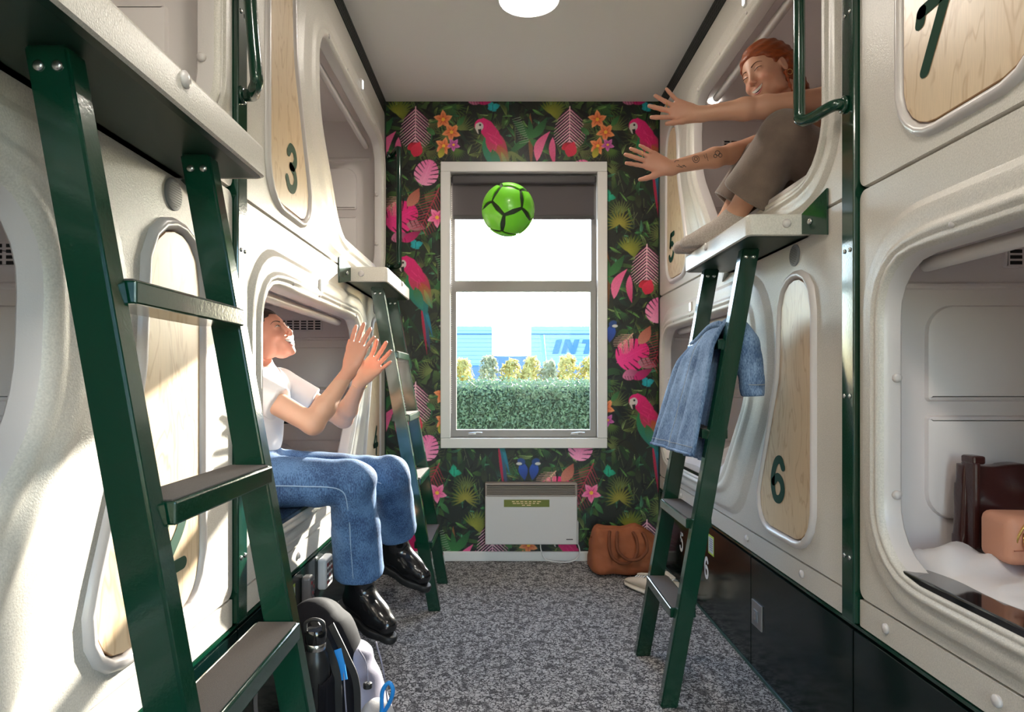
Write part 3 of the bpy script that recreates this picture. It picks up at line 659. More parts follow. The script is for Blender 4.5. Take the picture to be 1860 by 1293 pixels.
def handrail(side, y, ypost, d0, d1, z0, z1, lab):
    X = lambda d: XD(side, d); sg = 1 if y > ypost else -1
    pts = [(X(0.014), ypost, z0+0.012), (X(0.045), ypost+sg*0.004, z0+0.010), (X(d0-0.015), y-sg*0.03, z0), (X(d0), y-sg*0.006, z0+0.008), (X(d0), y, z0+0.04), (X((d0*2+d1)/3), y, z0*0.7+z1*0.3), (X(d1), y, z1-0.04), (X(d1-0.004), y-sg*0.006, z1-0.008), (X(d1-0.02), y-sg*0.03, z1), (X(0.045), ypost+sg*0.004, z1-0.010), (X(0.014), ypost, z1-0.012)]
    t = thing('handrail', lab, 'handrail', loc=(X(0.014), ypost, z0))
    child(MB().tube(bez(pts, 6), 0.0155, 14), 'tube', GREEN, t, smooth=True)
    for z in (z0+0.012, z1-0.012): child(MB().lathe([(0.023, 0), (0.023, 0.006), (0.017, 0.010)], (X(0.0145), ypost, z), (X(1)-X(0), 0, 0), 18), 'collar', GREEN, t, smooth=True)
handrail('R', 1.805, 1.712, 0.092, 0.092, 1.775, 2.39, 'bent green tube handrail beside pod five')
handrail('L', 1.60, 1.688, 0.085, 0.05, 1.79, 2.39, 'bent green tube handrail beside pod one')
handrail('L', 3.70, 3.80, 0.10, 0.10, 1.715, 2.385, 'bent green tube handrail beside pod three at the wallpaper')
PERF = mat('perforated_green', srgb(20, 30, 26), 0.5, bump=0.0)
for i, side in enumerate('LR'):
    x0, x1 = sorted((XD(side, -0.03), XD(side, 0.004)))
    tr = MB().box(x0, x1, -0.4, YB-0.002, ZU+HU+0.004, ZC-0.002).build('trim_%d' % (i+1), PERF); tr['kind'] = 'structure'
    b = MB(); y = 0.9
    while y < YB-0.03:
        for z in (2.632, 2.652, 2.672): b.box(XD(side, 0.0035), XD(side, 0.0052), y, y+0.016, z, z+0.009)
        y += 0.026
    o = b.build('perforation', BLACK, tr, fix=False); o['kind'] = 'stuff'
    c3 = MB().rbox((XD(side, -0.02), YB-0.012, 1.35), (0.05, 0.022, 2.68), 0.002).build('trim_%d' % (i+3), mat('corner_green', srgb(10, 36, 26), 0.4)); c3['kind'] = 'structure'
def plinth(side, ya, yb, n, lab):
    t = thing('pod_plinth', lab, 'plinth', 'plinths under the pods', loc=(XD(side, -0.3), (ya+yb)/2, 0))
    x0, x1 = sorted((XD(side, -0.9), XD(side, -0.016)))
    child(MB().box(x0, x1, ya, yb, 0.0, 0.428), 'carcass', BLACK, t)
    w = (yb-ya)/n
    for k in range(n):
        child(MB().rbox((XD(side, -0.008), ya+w*(k+0.5), 0.209), (0.016, w-0.004, 0.402), 0.002), 'panel', BASEG, t)
    child(MB().rbox((XD(side, 0.002), (ya+yb)/2, 0.006), (0.004, yb-ya, 0.012), 0.001), 'floor_trim', mat('edge_trim', srgb(46, 80, 74), 0.3), t)
    x0, x1 = sorted((XD(side, -0.016), XD(side, 0.002)))
    child(MB().box(x0, x1, ya, yb, 0.4205, 0.4285), 'top_rail', GREEN, t)
    return t
plinth('R', 1.70, YB-0.02, 3, 'dark green plinth of lockers under pod six')
plinth('R', -0.40, 1.698, 3, 'dark green plinth under pod eight')
plinth('L', 1.70, YB-0.02, 3, 'dark green plinth of lockers under pod four')
plinth('L', -0.40, 1.698, 3, 'dark green plinth under pod two')
# white locker numbers, labels, switch
def onwall(side, d): return lambda y, z, dd=0.0: Vector((XD(side, d+dd), y, z))
for ch, y, z in (('5', 3.335, 0.185), ('6', 2.925, 0.172)):
    o = glyph(ch, lambda a, b_: Vector((XD('R', 0.0008), y-(a-0.3)*0.095, z+b_*0.092)), 0.19).build('locker_number', WHITEP, None, fix=False)
    tag(o, 'white locker number %s on the green plinth' % {'5': 'five', '6': 'six'}[ch], 'number')
def sticker(side, y, z, w, h, lab, border=srgb(170, 190, 60), name='notice_sticker'):
    t = thing(name, lab, 'sticker', loc=(XD(side, 0.001), y, z-h/2))
    child(MB().rbox((XD(side, 0.0006), y, z), (0.0012, w, h), 0.0003, 1), 'border', mat('sticker_border', border, 0.5), t)
    child(MB().rbox((XD(side, 0.0014), y, z), (0.0008, w*0.86, h*0.8), 0.0002, 1), 'paper', mat('sticker_paper', srgb(190, 196, 200), 0.5), t)
    b = MB(); rr = random.Random(3)
    for k in range(6): b.box(*sorted((XD(side, 0.0017), XD(side, 0.0021))), y-w*0.36, y-w*0.36+w*rr.uniform(0.4, 0.72), z+h*0.3-k*h*0.11, z+h*0.33-k*h*0.11)
    child(b, 'print', mat('sticker_ink', srgb(70, 70, 110), 0.6), t, fix=False)
sticker('R', 2.86, 0.335, 0.075, 0.085, 'yellow-edged notice sticker above locker number six')
sticker('L', 2.13, 0.335, 0.07, 0.10, 'yellow-edged notice sticker beside the keypad lock')
t = thing('switch_plate', 'brushed steel switch plate low on the plinth under pod six', 'switch', loc=(XR, 2.335, 0.165))
child(MB().rbox((XD('R', 0.003), 2.335, 0.217), (0.006, 0.09, 0.09), 0.002), 'plate', ALU, t)
child(MB().rbox((XD('R', 0.0075), 2.335, 0.214), (0.005, 0.036, 0.042), 0.002), 'socket', GREY, t)
child(MB().rbox((XD('R', 0.0105), 2.338, 0.214), (0.002, 0.012, 0.028), 0.0008), 'key_slot', STEEL, t)
# keypad locks on the left plinth
for y, z, w, h, d, lab in ((2.47, 0.335, 0.10, 0.115, 0.034, 'white keypad locker lock with printed front on the green plinth'), (2.25, 0.335, 0.045, 0.10, 0.034, 'slim grey keypad locker lock with red and white buttons')):
    t = thing('keypad_lock', lab, 'lock', loc=(XL, y, z-h/2))
    wm = WHITE if w > 0.06 else ALU
    child(MB().rbox((XD('L', d/2), y, z), (d, w, h), 0.010, 3), 'body', wm, t)
    for i in range(3):
        for j in range(4):
            child(MB().rbox((XD('L', d+0.001), y+(i-1)*w*0.26, z+h*0.28-j*h*0.19), (0.003, w*0.16, h*0.11), 0.0008, 1), 'button', mat('key_red', srgb(150, 50, 50), 0.5) if (i+j) % 3 == 0 else mat('key_grey', srgb(90, 88, 92), 0.5), t)
# ------------------------------------------------------------------ ledges and ladders
def ledge(side, ya, yb, lab):
    X = lambda d: XD(side, d); D = 0.19; z0, z1 = 1.490, 1.556
    t = thing('step_ledge', lab, 'ledge', 'step ledges of the upper pods', loc=(X(D/2), (ya+yb)/2, z0))
    sg = 1 if side == 'R' else -1
    # top shell: plan with rounded outer corners, skirt all round
    plan = rpoly([(0.001, ya), (D, ya), (D, yb), (0.001, yb)], [0.002, 0.022, 0.022, 0.002], 6)
    mk = lambda o, z: [(X(a), b, z) for a, b in offset(plan, o)]
    child(MB().loops([mk(-0.010, z0+0.004), mk(-0.006, z0), mk(0, z0+0.003), mk(0, z1-0.010), mk(-0.003, z1-0.003), mk(-0.010, z1)], closed_end=True), 'tread_shell', POD, t, smooth=True, sharp=50)
    child(MB().loops([mk(-0.008, z0+0.003), mk(-0.008, z0+0.001), mk(-0.020, z0-0.001)], closed_end=True), 'underside', UNDER, t)
    for ys, dr_ in ((ya, -1), (yb, 1)):
        pts = [(0.001, ys+dr_*0.10, z0-0.02), (0.001, ys+dr_*0.10, z1+0.045), (0.03, ys, z1-0.002), (0.03, ys, z0+0.004), (0.006, ys+dr_*0.10, z0-0.02), (0.006, ys+dr_*0.10, z1+0.045)]
        b = MB().add([(X(p[0]), p[1], p[2]) for p in pts]+[(X(0.001), ys, z1-0.002), (X(0.001), ys, z0+0.004)], [(0, 1, 6, 7), (4, 3, 2, 5), (1, 5, 2, 6), (0, 7, 3, 4), (0, 4, 5, 1)])
        br = child(b, 'bracket', GREEN, t)
        o = MB().lathe([(0.009, 0), (0.009, 0.003), (0.005, 0.006), (0, 0.006)], (X(0.022), ys+dr_*0.035, (z0+z1)/2), (-sg, dr_*0.3, 0), 12).build('bolt', STEEL, None, True); o.parent = br
    for yy in (ya+0.0,):
        child(MB().lathe([(0.013, -0.001), (0.013, 0.003), (0.008, 0.007), (0, 0.008)], (X(0.075), ya-0.0005, z1-0.030), (0, -1, 0), 16), 'cap_button', RIM, t, smooth=True)
    child(MB().lathe([(0.014, -0.001), (0.014, 0.003), (0.009, 0.007), (0, 0.008)], (X(D), (ya+yb)/2+0.06, z1-0.018), (-sg, 0, 0), 16), 'cap_button', RIM, t, smooth=True)
ledge('L', 0.55, 1.39, 'speckled cream step ledge with green underside below pod one')
ledge('L', 2.83, 3.50, 'speckled cream step ledge with green underside below pod three')
ledge('R', 1.925, 2.60, 'speckled cream step ledge under the feet of the woman in socks')
def ladder(side, ya, yb, lab):
    X = lambda d: XD(side, d); df, dt, zt = 0.378, 0.112, 1.489
    t = thing('ladder', lab, 'ladder', 'green ladders to the upper pods', loc=(X(df), (ya+yb)/2, 0))
    D = lambda z: df+(dt-df)*z/zt; w = 0.056; th = 0.04
    for y in (ya, yb):
        vs = []
        for z in (0.0, zt):
            for sx, sy in ((-1, -1), (1, -1), (1, 1), (-1, 1)): vs.append((X(D(z)+sx*w/2), y+sy*th/2, z))
        bm = bmesh.new(); bv = [bm.verts.new(v) for v in vs]
        for f in ((0,1,2,3),(7,6,5,4),(0,4,5,1),(1,5,6,2),(2,6,7,3),(3,7,4,0)): bm.faces.new([bv[i] for i in f])
        bmesh.ops.recalc_face_normals(bm, faces=bm.faces)
        bmesh.ops.bevel(bm, geom=bm.edges[:], offset=0.004, segments=2, affect='EDGES'); me = bpy.data.meshes.new('rail'); bm.to_mesh(me); bm.free()
        r = link('rail', me, GREEN, t, True); me.set_sharp_from_angle(angle=math.radians(35)); r.matrix_parent_inverse = Matrix.Translation( -t.location)
        for sx in (-0.012, 0.012):
            o = MB().lathe([(0.007, 0), (0.007, 0.002), (0.004, 0.004), (0, 0.004)], (X(D(zt-0.03)+sx), y-th/2, zt-0.028), (0, -1, 0), 12).build('screw', STEEL, None, True); o.parent = r
    for z in (0.31, 0.605, 0.90, 1.195):
        tr = child(MB().rbox((X(D(z)), (ya+yb)/2, z-0.016), (0.085, yb-ya-th+0.001, 0.032), 0.003), 'tread', GREEN, t)
        o = MB().rbox((X(D(z)), (ya+yb)/2, z+0.0012), (0.072, yb-ya-th-0.006, 0.0028), 0.0008, 1).build('grip_tape', GRIP, None); o.parent = tr
        x0 = X(D(z)+0.0425)
    return t
ladder('L', 0.845, 1.245, 'green steel ladder up to the ledge of pod one')
ladder('L', 3.00, 3.40, 'green steel ladder up to the ledge of pod three by the wallpaper')
ladder('R', 2.12, 2.515, 'green steel ladder with a denim jacket hung on it')
# ------------------------------------------------------------------ outside the window
GZ = -0.35
GRASS = mat('ground', srgb(120, 118, 96), 0.9, var=0.3, vscale=3)
MB().box(-40, 40, -40, -1.6, GZ-0.1, GZ).box(-40, 40, YB+0.3, 60, GZ-0.1, GZ).build('ground_outside', GRASS)['kind'] = 'structure'
def leaves(mb_v, mb_f, pts, nrm, size, rr):
    for p, n in zip(pts, nrm):
        a = Vector((rr.uniform(-1, 1), rr.uniform(-1, 1), rr.uniform(-1, 1))).normalized(); n = (Vector(n)+a*0.8).normalized()
        u = n.orthogonal().normalized(); w = n.cross(u); q = rr.uniform(0, 6.28); u, w = u*math.cos(q)+w*math.sin(q), w*math.cos(q)-u*math.sin(q)
        s = size*rr.uniform(0.6, 1.3); p = Vector(p); k = len(mb_v)
        mb_v += [p-u*s, p+w*s*0.45+n*s*0.1, p+u*s, p-w*s*0.45+n*s*0.1]; mb_f.append((k, k+1, k+2, k+3))
def leafmat(name, c, var):
    m = mat(name, c, 0.5, var=var, vscale=9, detail=6); b = m.node_tree.nodes['Principled BSDF']
    nt = m.node_tree; tl = nt.nodes.new('ShaderNodeBsdfTranslucent'); mx = nt.nodes.new('ShaderNodeMixShader'); mx.inputs[0].default_value = 0.35
    tl.inputs[0].default_value = tuple(min(1, c_*1.4) for c_ in c[:3])+(1,)
    nt.links.new(b.outputs[0], mx.inputs[1]); nt.links.new(tl.outputs[0], mx.inputs[2]); nt.links.new(mx.outputs[0], nt.nodes['Material Output'].inputs[0]); return m
rh = random.Random(21)
hedge = thing('clipped_hedge', 'dense dark green clipped hedge just outside the window', 'hedge', loc=(0.3, 7.0, GZ))
child(MB().rbox((0.3, 7.05, 0.33), (9.0, 0.9, 1.34), 0.15, 4), 'hedge_core', mat('hedge_core', srgb(34, 52, 36), 0.9, var=0.4, vscale=14), hedge)
pts, nr = [], []
for k in range(30000):
    x = rh.uniform(-1.5, 2.0)
    if rh.random() < 0.72: pts.append((x, 6.58+rh.gauss(0, 0.03), rh.uniform(GZ, 1.0))); nr.append((0, -1, 0.3))
    else: pts.append((x, rh.uniform(6.58, 7.5), 1.01+rh.gauss(0, 0.03))); nr.append((0, -0.3, 1))
hv, hf = [], []; leaves(hv, hf, pts, nr, 0.021, rh)
b = MB(); b.v = [tuple(v) for v in hv]; b.f = hf
child(b, 'foliage', leafmat('hedge_leaf', srgb(80, 104, 78), 0.45), hedge, fix=False)['kind'] = 'stuff'
CON = leafmat('conifer_leaf', srgb(160, 150, 84), 0.4)
CON2 = leafmat('silver_leaf', srgb(136, 140, 110), 0.35)
for i, (x, w, h, look) in enumerate(((-1.35, .30, 1.38, 'slim pointed'), (-0.98, .26, 1.32, 'short'), (-0.62, .22, 1.37, 'tall pointed'), (-0.22, .24, 1.42, 'silvery'), (0.12, .24, 1.36, 'low rounded'), (0.42, .22, 1.40, 'golden'), (0.70, .20, 1.34, 'narrow'), (0.98, .26, 1.42, 'broad'), (1.32, .24, 1.38, 'feathery'), (1.68, .26, 1.35, 'squat'), (2.05, .28, 1.40, 'upright'))):
    t = thing('conifer_shrub', look+' yellow-green conifer shrub growing behind the hedge', 'shrub', 'conifers behind the hedge', loc=(x, 10.0, GZ))
    child(MB().tube([(x, 10, GZ), (x, 10, h*0.7)], [0.04, 0.015], 8), 'stem', mat('bark', srgb(80, 66, 50), 0.9), t)
    pts, nr = [], []
    for k in range(1500):
        z = rh.random()**0.8; a = rh.uniform(0, 6.28); r = w*1.15*(1-z**4*0.7)*(1+0.25*math.sin(a*3+x*9+z*5))*math.sqrt(rh.uniform(0.2, 1))
        pts.append((x+r*math.cos(a), 10+r*math.sin(a), GZ+0.25+z*(h-GZ-0.25)+rh.gauss(0, 0.02))); nr.append((math.cos(a), math.sin(a), 0.5))
    hv, hf = [], []; leaves(hv, hf, pts, nr, 0.042, rh); b = MB(); b.v = [tuple(v) for v in hv]; b.f = hf
    child(b, 'foliage', CON if i % 3 else CON2, t, fix=False)['kind'] = 'stuff'
BLUEW = mat('blue_cladding', srgb(112, 146, 190), 0.6); BLUED = mat('blue_trim', srgb(48, 96, 150), 0.6); BLUELOW = mat('blue_lower', srgb(76, 104, 160), 0.7); SIGN = mat('sign_blue', srgb(14, 88, 136), 0.5)
def shed(x0, x1, lab):
    t = thing('warehouse', lab, 'building', loc=((x0+x1)/2, 22, GZ))
    child(MB().box(x0, x1, 22.0, 28, GZ, 2.88), 'wall', BLUEW, t)
    n = 9
    for k in range(n): child(MB().box(x0, x1, 21.975, 22.0, 1.62+k*0.14, 1.62+k*0.14+0.125), 'cladding_board', BLUEW, t)
    child(MB().box(x0, x1, 21.95, 22.0, 2.60, 2.64), 'trim_band', BLUED, t)
    child(MB().box(x0, x1, 21.96, 22.0, 1.50, 1.56), 'trim_band', BLUED, t); child(MB().box(x0, x1, 21.965, 22.0, GZ, 1.50), 'lower_wall', BLUELOW, t)
    return t
shed(-9, -0.40, 'pale blue clad warehouse block behind the conifers without lettering')
wr = shed(0.93, 11, 'pale blue clad warehouse block with large blue lettering')
lw = MB().box(-0.40, 0.93, 22.2, 22.6, GZ, 1.88).build('yard_wall', BLUELOW); tag(lw, 'low blue wall joining the two warehouse blocks', 'wall')
LET = {'I': [[(0, 0), (0.34, 0), (0.34, 1), (0, 1)]], 'N': [[(0, 0), (0.27, 0), (0.27, 1), (0, 1)], [(0.53, 0), (0.80, 0), (0.80, 1), (0.53, 1)], [(0.0, 1), (0.27, 1), (0.80, 0), (0.53, 0)]], 'T': [[(0.25, 0), (0.55, 0), (0.55, 0.74), (0.25, 0.74)], [(0, 0.74), (0.8, 0.74), (0.8, 1), (0, 1)]]}
xx = 1.64
for ch, adv in (('I', 0.30), ('N', 0.60), ('T', 0.5)):
    b = MB(); z0 = 1.95; hh = 0.48
    for ip, pl in enumerate(LET[ch]):
        n = len(pl); vs = [(xx+px*0.60*hh/0.48+(py)*0.14, y, z0+py*hh) for y in (21.94-ip*0.006, 21.974-ip*0.001) for px, py in pl]
        b.add(vs, [tuple(range(n)), tuple(range(2*n-1, n-1, -1))]+[(i, n+i, n+(i+1) % n, (i+1) % n) for i in range(n)])
    child(b, 'letter', SIGN, wr)['label'] = 'slanted blue letter %s' % ch
    xx += adv
lp = MB().tube([(0.905, 15.0, GZ), (0.99, 15, 1.0), (0.885, 15, 2.1)], [0.05, 0.05, 0.045], 10).build('yard_pole', mat('pole_green', srgb(96, 136, 118), 0.6), None, True); tag(lp, 'thin leaning green pole rising behind the conifers', 'pole')

# ------------------------------------------------------------------ heater, cord, ball, duffel, shoes
ht = thing('panel_heater', 'white wall panel heater with beige louvred top under the window', 'heater', loc=(0.16, YB, 0.11))
hx0, hx1, hz0, hz1 = -0.108, 0.424, 0.113, 0.466; HW = mat('heater_white', (0.60, 0.575, 0.57, 1), 0.4); HB = mat('heater_beige', srgb(148, 136, 128), 0.5)
child(MB().rbox(((hx0+hx1)/2, YB-0.045, (hz0+hz1)/2-0.035), (hx1-hx0, 0.07, 0.283), 0.006), 'casing', HW, ht)
child(MB().rbox(((hx0+hx1)/2, YB-0.040, hz1-0.042), (hx1-hx0-0.004, 0.03, 0.066), 0.005), 'grille_back', mat('heater_slot', srgb(14, 12, 12), 0.8), ht)
child(MB().rbox(((hx0+hx1)/2, YB-0.045, hz1-0.006), (hx1-hx0, 0.07, 0.014), 0.005), 'grille_top', HB, ht)
for x in (hx0+0.006, hx1-0.006): child(MB().rbox((x, YB-0.045, hz1-0.038), (0.012, 0.07, 0.07), 0.003), 'grille_side', HB, ht)
for k in range(7): child(MB().rbox(((hx0+hx1)/2, YB-0.074, hz1-0.020-k*0.0092), (hx1-hx0-0.02, 0.012, 0.0050), 0.001, 1), 'louvre', HB, ht)
lb = child(MB().rbox((0.132, YB-0.0805, 0.352), (0.262, 0.0015, 0.042), 0.0004, 1), 'notice', mat('notice_green', srgb(104, 112, 34), 0.5), ht)
b = MB(); rl = random.Random(4)
for row, (wd, n) in enumerate(((0.17, 7), (0.16, 7), (0.055, 2))):
    x = 0.132-wd/2
    for k in range(n):
        w_ = wd/n*rl.uniform(0.6, 0.9); b.box(x, x+w_, YB-0.0816, YB-0.0812, 0.3595-row*0.0105, 0.3645-row*0.0105); x += wd/n
b.build('notice_print', mat('notice_ink', srgb(226, 200, 150), 0.5), lb, fix=False)
child(MB().box(0.36, 0.398, YB-0.0812, YB-0.0808, 0.141, 0.147), 'badge', mat('badge_ink', srgb(70, 66, 66), 0.5), ht)
child(MB().rbox((hx1+0.004, YB-0.045, 0.18), (0.008, 0.05, 0.13), 0.003), 'control_box', HW, ht)
cord = MB().tube(bez([(0.213, YB-0.03, 0.113), (0.218, YB-0.035, 0.07), (0.245, YB-0.05, 0.02), (0.32, YB-0.06, 0.008), (0.40, YB-0.055, 0.012), (0.44, YB-0.04, 0.045), (0.438, YB-0.035, 0.09), (0.424, YB-0.03, 0.118)], 8), 0.0036, 8).build('power_cord', WHITE, None, True)
tag(cord, 'thin white power cord looping below the panel heater', 'cord')

# football: truncated icosahedron panels, raised, on a dark core
def football(c, R):
    t = thing('football', 'bright green football with dark seams flying in front of the window', 'ball', loc=c)
    C = Vector(c); bm = bmesh.new(); bmesh.ops.create_icosphere(bm, subdivisions=1, radius=1.0)
    bm.verts.ensure_lookup_table(); V = [v.co.copy().normalized() for v in bm.verts]; E = [(e.verts[0].index, e.verts[1].index) for e in bm.edges]; Fc = [[v.index for v in f.verts] for f in bm.faces]; bm.free()
    Rm = Matrix.Rotation(0.5, 3, 'X') @ Matrix.Rotation(0.8, 3, 'Z') @ Matrix.Rotation(0.3, 3, 'Y')
    polys = []
    for i, v in enumerate(V):          # twelve broad panels with wide dark grooves between
        fc = [sum((V[j] for j in f), Vector()).normalized() for f in Fc if i in f]
        u = v.orthogonal().normalized(); w = v.cross(u); fc.sort(key=lambda p: math.atan2(p.dot(w), p.dot(u)))
        star = []
        for k in range(5):
            p, q = fc[k], fc[(k+1) % 5]; star += [p, ((p+q)/2*0.93+v*0.07)]
        polys.append(star)
    GB = mat('ball_green', srgb(124, 222, 50), 0.3, coat=0.3)
    b = MB(); b.lathe([(R*0.955*math.sin(a), -R*0.955*math.cos(a)) for a in np.linspace(0, math.pi, 25)], C, n=40)
    child(b, 'seam_core', mat('ball_seam', srgb(34, 50, 26), 0.5), t, smooth=True)
    for pl in polys:
        cen = sum(pl, Vector())/len(pl); pl = [cen+(p-cen)*0.86 for p in pl]; n = len(pl); vs = []; fs = []; K = 5
        vs.append(cen)
        for k in range(1, K+1):
            for i in range(n):
                for j in range(k): vs.append(cen+((pl[i]*(k-j)+pl[(i+1) % n]*j)/k-cen)*(k/K))
        off = lambda k: 1+n*(k-1)*k//2
        for i in range(n):
            for k in range(1, K+1):
                for j in range(k):
                    A = off(k)+(i*k+j) % (n*k); B = off(k)+(i*k+j+1) % (n*k)
                    if k == 1: fs.append((0, A, B))
                    else:
                        a2 = off(k-1)+(i*(k-1)+j) % (n*(k-1)); fs.append((a2, A, B))
                        if j < k-1: fs.append((a2, B, off(k-1)+(i*(k-1)+j+1) % (n*(k-1))))
        top = [C + (Rm @ (v.normalized()*R)) for v in vs]; o0 = off(K); m = n*K; kk = len(top)
        top += [C + (Rm @ (vs[o0+i].normalized()*R*0.945+(vs[o0+i]-cen)*R*0.02)) for i in range(m)]
        fs += [(o0+i, kk+i, kk+(i+1) % m, o0+(i+1) % m) for i in range(m)]
        child(MB().add(top, fs), 'panel', GB, t, smooth=True, sharp=50)
football(((923-915)*2.6/F, 2.6, EYE-(381-690)*2.6/F), 48*2.6/F)

# duffel bag on the carpet by the wallpaper
TAN = mat('tan_canvas', srgb(150, 84, 50), 0.75, bump=0.5, bscale=500, var=0.12, vscale=10); TAND = mat('tan_dark', srgb(112, 60, 34), 0.8, bump=0.4, bscale=500)
duf = thing('duffel_bag', 'slouched brown canvas duffel bag on the carpet by the wallpaper', 'bag', loc=(0.68, 3.6, 0))
bm = bmesh.new(); bmesh.ops.create_cube(bm, size=1); bmesh.ops.subdivide_edges(bm, edges=bm.edges[:], cuts=11, use_grid_fill=True)
for v in bm.verts:
    x, y, z = v.co*2
    l = max(abs(x), abs(y), abs(z)); s = (abs(x)**7+abs(y)**5+abs(z)**7)**(1/6.3); f = l/max(s, 1e-6)
    x, y, z = x*f, y*f, z*f
    zz = (z+1)/2
    top = 1-0.42*zz**1.6*(0.4+0.6*abs(y)) 
    X_ = 0.66+x*0.20*(1-0.10*zz)+0.03*zz*(0.5-x*0.2); Y_ = 3.61+y*0.13*(1-0.55*zz**2); Z_ = 0.004+zz*(0.245-0.022*x+0.014*math.sin(x*4.1))
    Z_ -= 0.03*zz*max(0, abs(x)-0.55); n = 0.006*math.sin(x*9+z*5)+0.005*math.sin(z*11+y*7-x*6)
    v.co = (X_+n*0.4, Y_-n*1.6*(1-zz*0.3), max(0.002, Z_+n*zz))
me = bpy.data.meshes.new('body'); bm.to_mesh(me); bm.free(); o = link('body', me, TAN, duf, True); o.matrix_parent_inverse = Matrix.Translation(-duf.location)
def strap(pts, w, th, name, m, parent, up=(0, 0, 1)):
    P = bez(pts, 8); mb = MB(); rings = []; upv = Vector(up)
    for i, p in enumerate(P):
        d = (P[min(i+1, len(P)-1)]-P[max(i-1, 0)]).normalized(); s_ = d.cross(upv)
        s_ = s_.normalized() if s_.length > 1e-4 else Vector((1, 0, 0)); n = s_.cross(d).normalized()
        rings.append([p+s_*w/2+n*th/2, p-s_*w/2+n*th/2, p-s_*w/2-n*th/2, p+s_*w/2-n*th/2])
    mb.loops(rings, True, True); return child(mb, name, m, parent)
for x0, x1, dip, yo in ((0.565, 0.715, 0.085, 3.462), (0.605, 0.765, 0.105, 3.452)):
    U = [(x0+0.012, yo+0.075, 0.236), (x0+0.002, yo+0.035, 0.215), (x0, yo+0.012, 0.165), (x0+0.012, yo+0.002, dip+0.035), (x0+0.045, yo-0.002, dip+0.006), ((x0+x1)/2, yo-0.003, dip), (x1-0.045, yo-0.002, dip+0.006), (x1-0.012, yo+0.002, dip+0.035), (x1, yo+0.012, 0.165), (x1-0.002, yo+0.035, 0.212), (x1-0.012, yo+0.075, 0.232)]
    child(MB().tube(bez(U, 6), 0.0085, 8), 'handle', TAND, duf, smooth=True)
child(MB().tube(bez([(0.48, 3.60, 0.19), (0.58, 3.60, 0.222), (0.70, 3.60, 0.215), (0.82, 3.60, 0.185)], 6), 0.004, 6), 'zip', TAND, duf, smooth=True)

SHOE = mat('shoe_cream', srgb(206, 192, 174), 0.7, bump=0.2, bscale=500); SOLE = mat('shoe_sole', srgb(216, 206, 192), 0.6)
def sneaker(x, y, rz, lab, tilt=0.0):
    t = thing('sneaker', lab, 'shoe', 'cream sneakers', loc=(x, y, 0)); t.rotation_euler = (0, 0, rz)
    def loft(secs, name, m, z0=0):
        rings = []
        for (lx, w, zb, zt) in secs:
            rings.append([(lx, w*math.cos(a)*(1 if abs(math.cos(a)) < .99 else 1), (zb+zt)/2+(zt-zb)/2*math.sin(a)) for a in np.linspace(0, 2*math.pi, 17)[:-1]])
        mb = MB().loops(rings, True, True); return mb.build(name, m, t, True)
    loft([(-0.125, 0.012, 0.002, 0.022), (-0.12, 0.034, 0.0, 0.03), (-0.05, 0.038, 0.0, 0.03), (0.04, 0.046, 0.0, 0.028), (0.10, 0.043, 0.0, 0.028), (0.132, 0.022, 0.004, 0.026), (0.138, 0.006, 0.008, 0.02)], 'sole', SOLE)
    loft([(-0.122, 0.014, 0.02, 0.06), (-0.115, 0.030, 0.02, 0.088), (-0.07, 0.034, 0.02, 0.082), (-0.02, 0.037, 0.02, 0.084), (0.03, 0.042, 0.02, 0.070), (0.08, 0.042, 0.02, 0.052), (0.115, 0.032, 0.02, 0.042), (0.13, 0.012, 0.022, 0.032)], 'upper', SHOE)
    MB().lathe([(0.0, 0), (0.026, 0.001), (0.027, 0.004), (0.020, 0.006)], (-0.078, 0, 0.080), n=16).build('ankle_opening', BLACK, t, True)
    MB().rbox((0.0, 0, 0.088), (0.07, 0.03, 0.01), 0.004, 2, Matrix.Rotation(0.22, 3, 'Y')).build('tongue', SHOE, t)
    for k in range(4):
        xx_ = -0.03+k*0.022; MB().tube([(xx_, -0.024, 0.082-k*0.005), (xx_, 0, 0.095-k*0.0055), (xx_, 0.024, 0.082-k*0.005)], 0.003, 6).build('lace', WHITE, t, True)
sneaker(0.700, 3.26, 2.0, 'cream sneaker beside the duffel bag with its toe turned out')
sneaker(0.825, 3.24, -1.15, 'cream sneaker behind the ladder against the locker plinth')
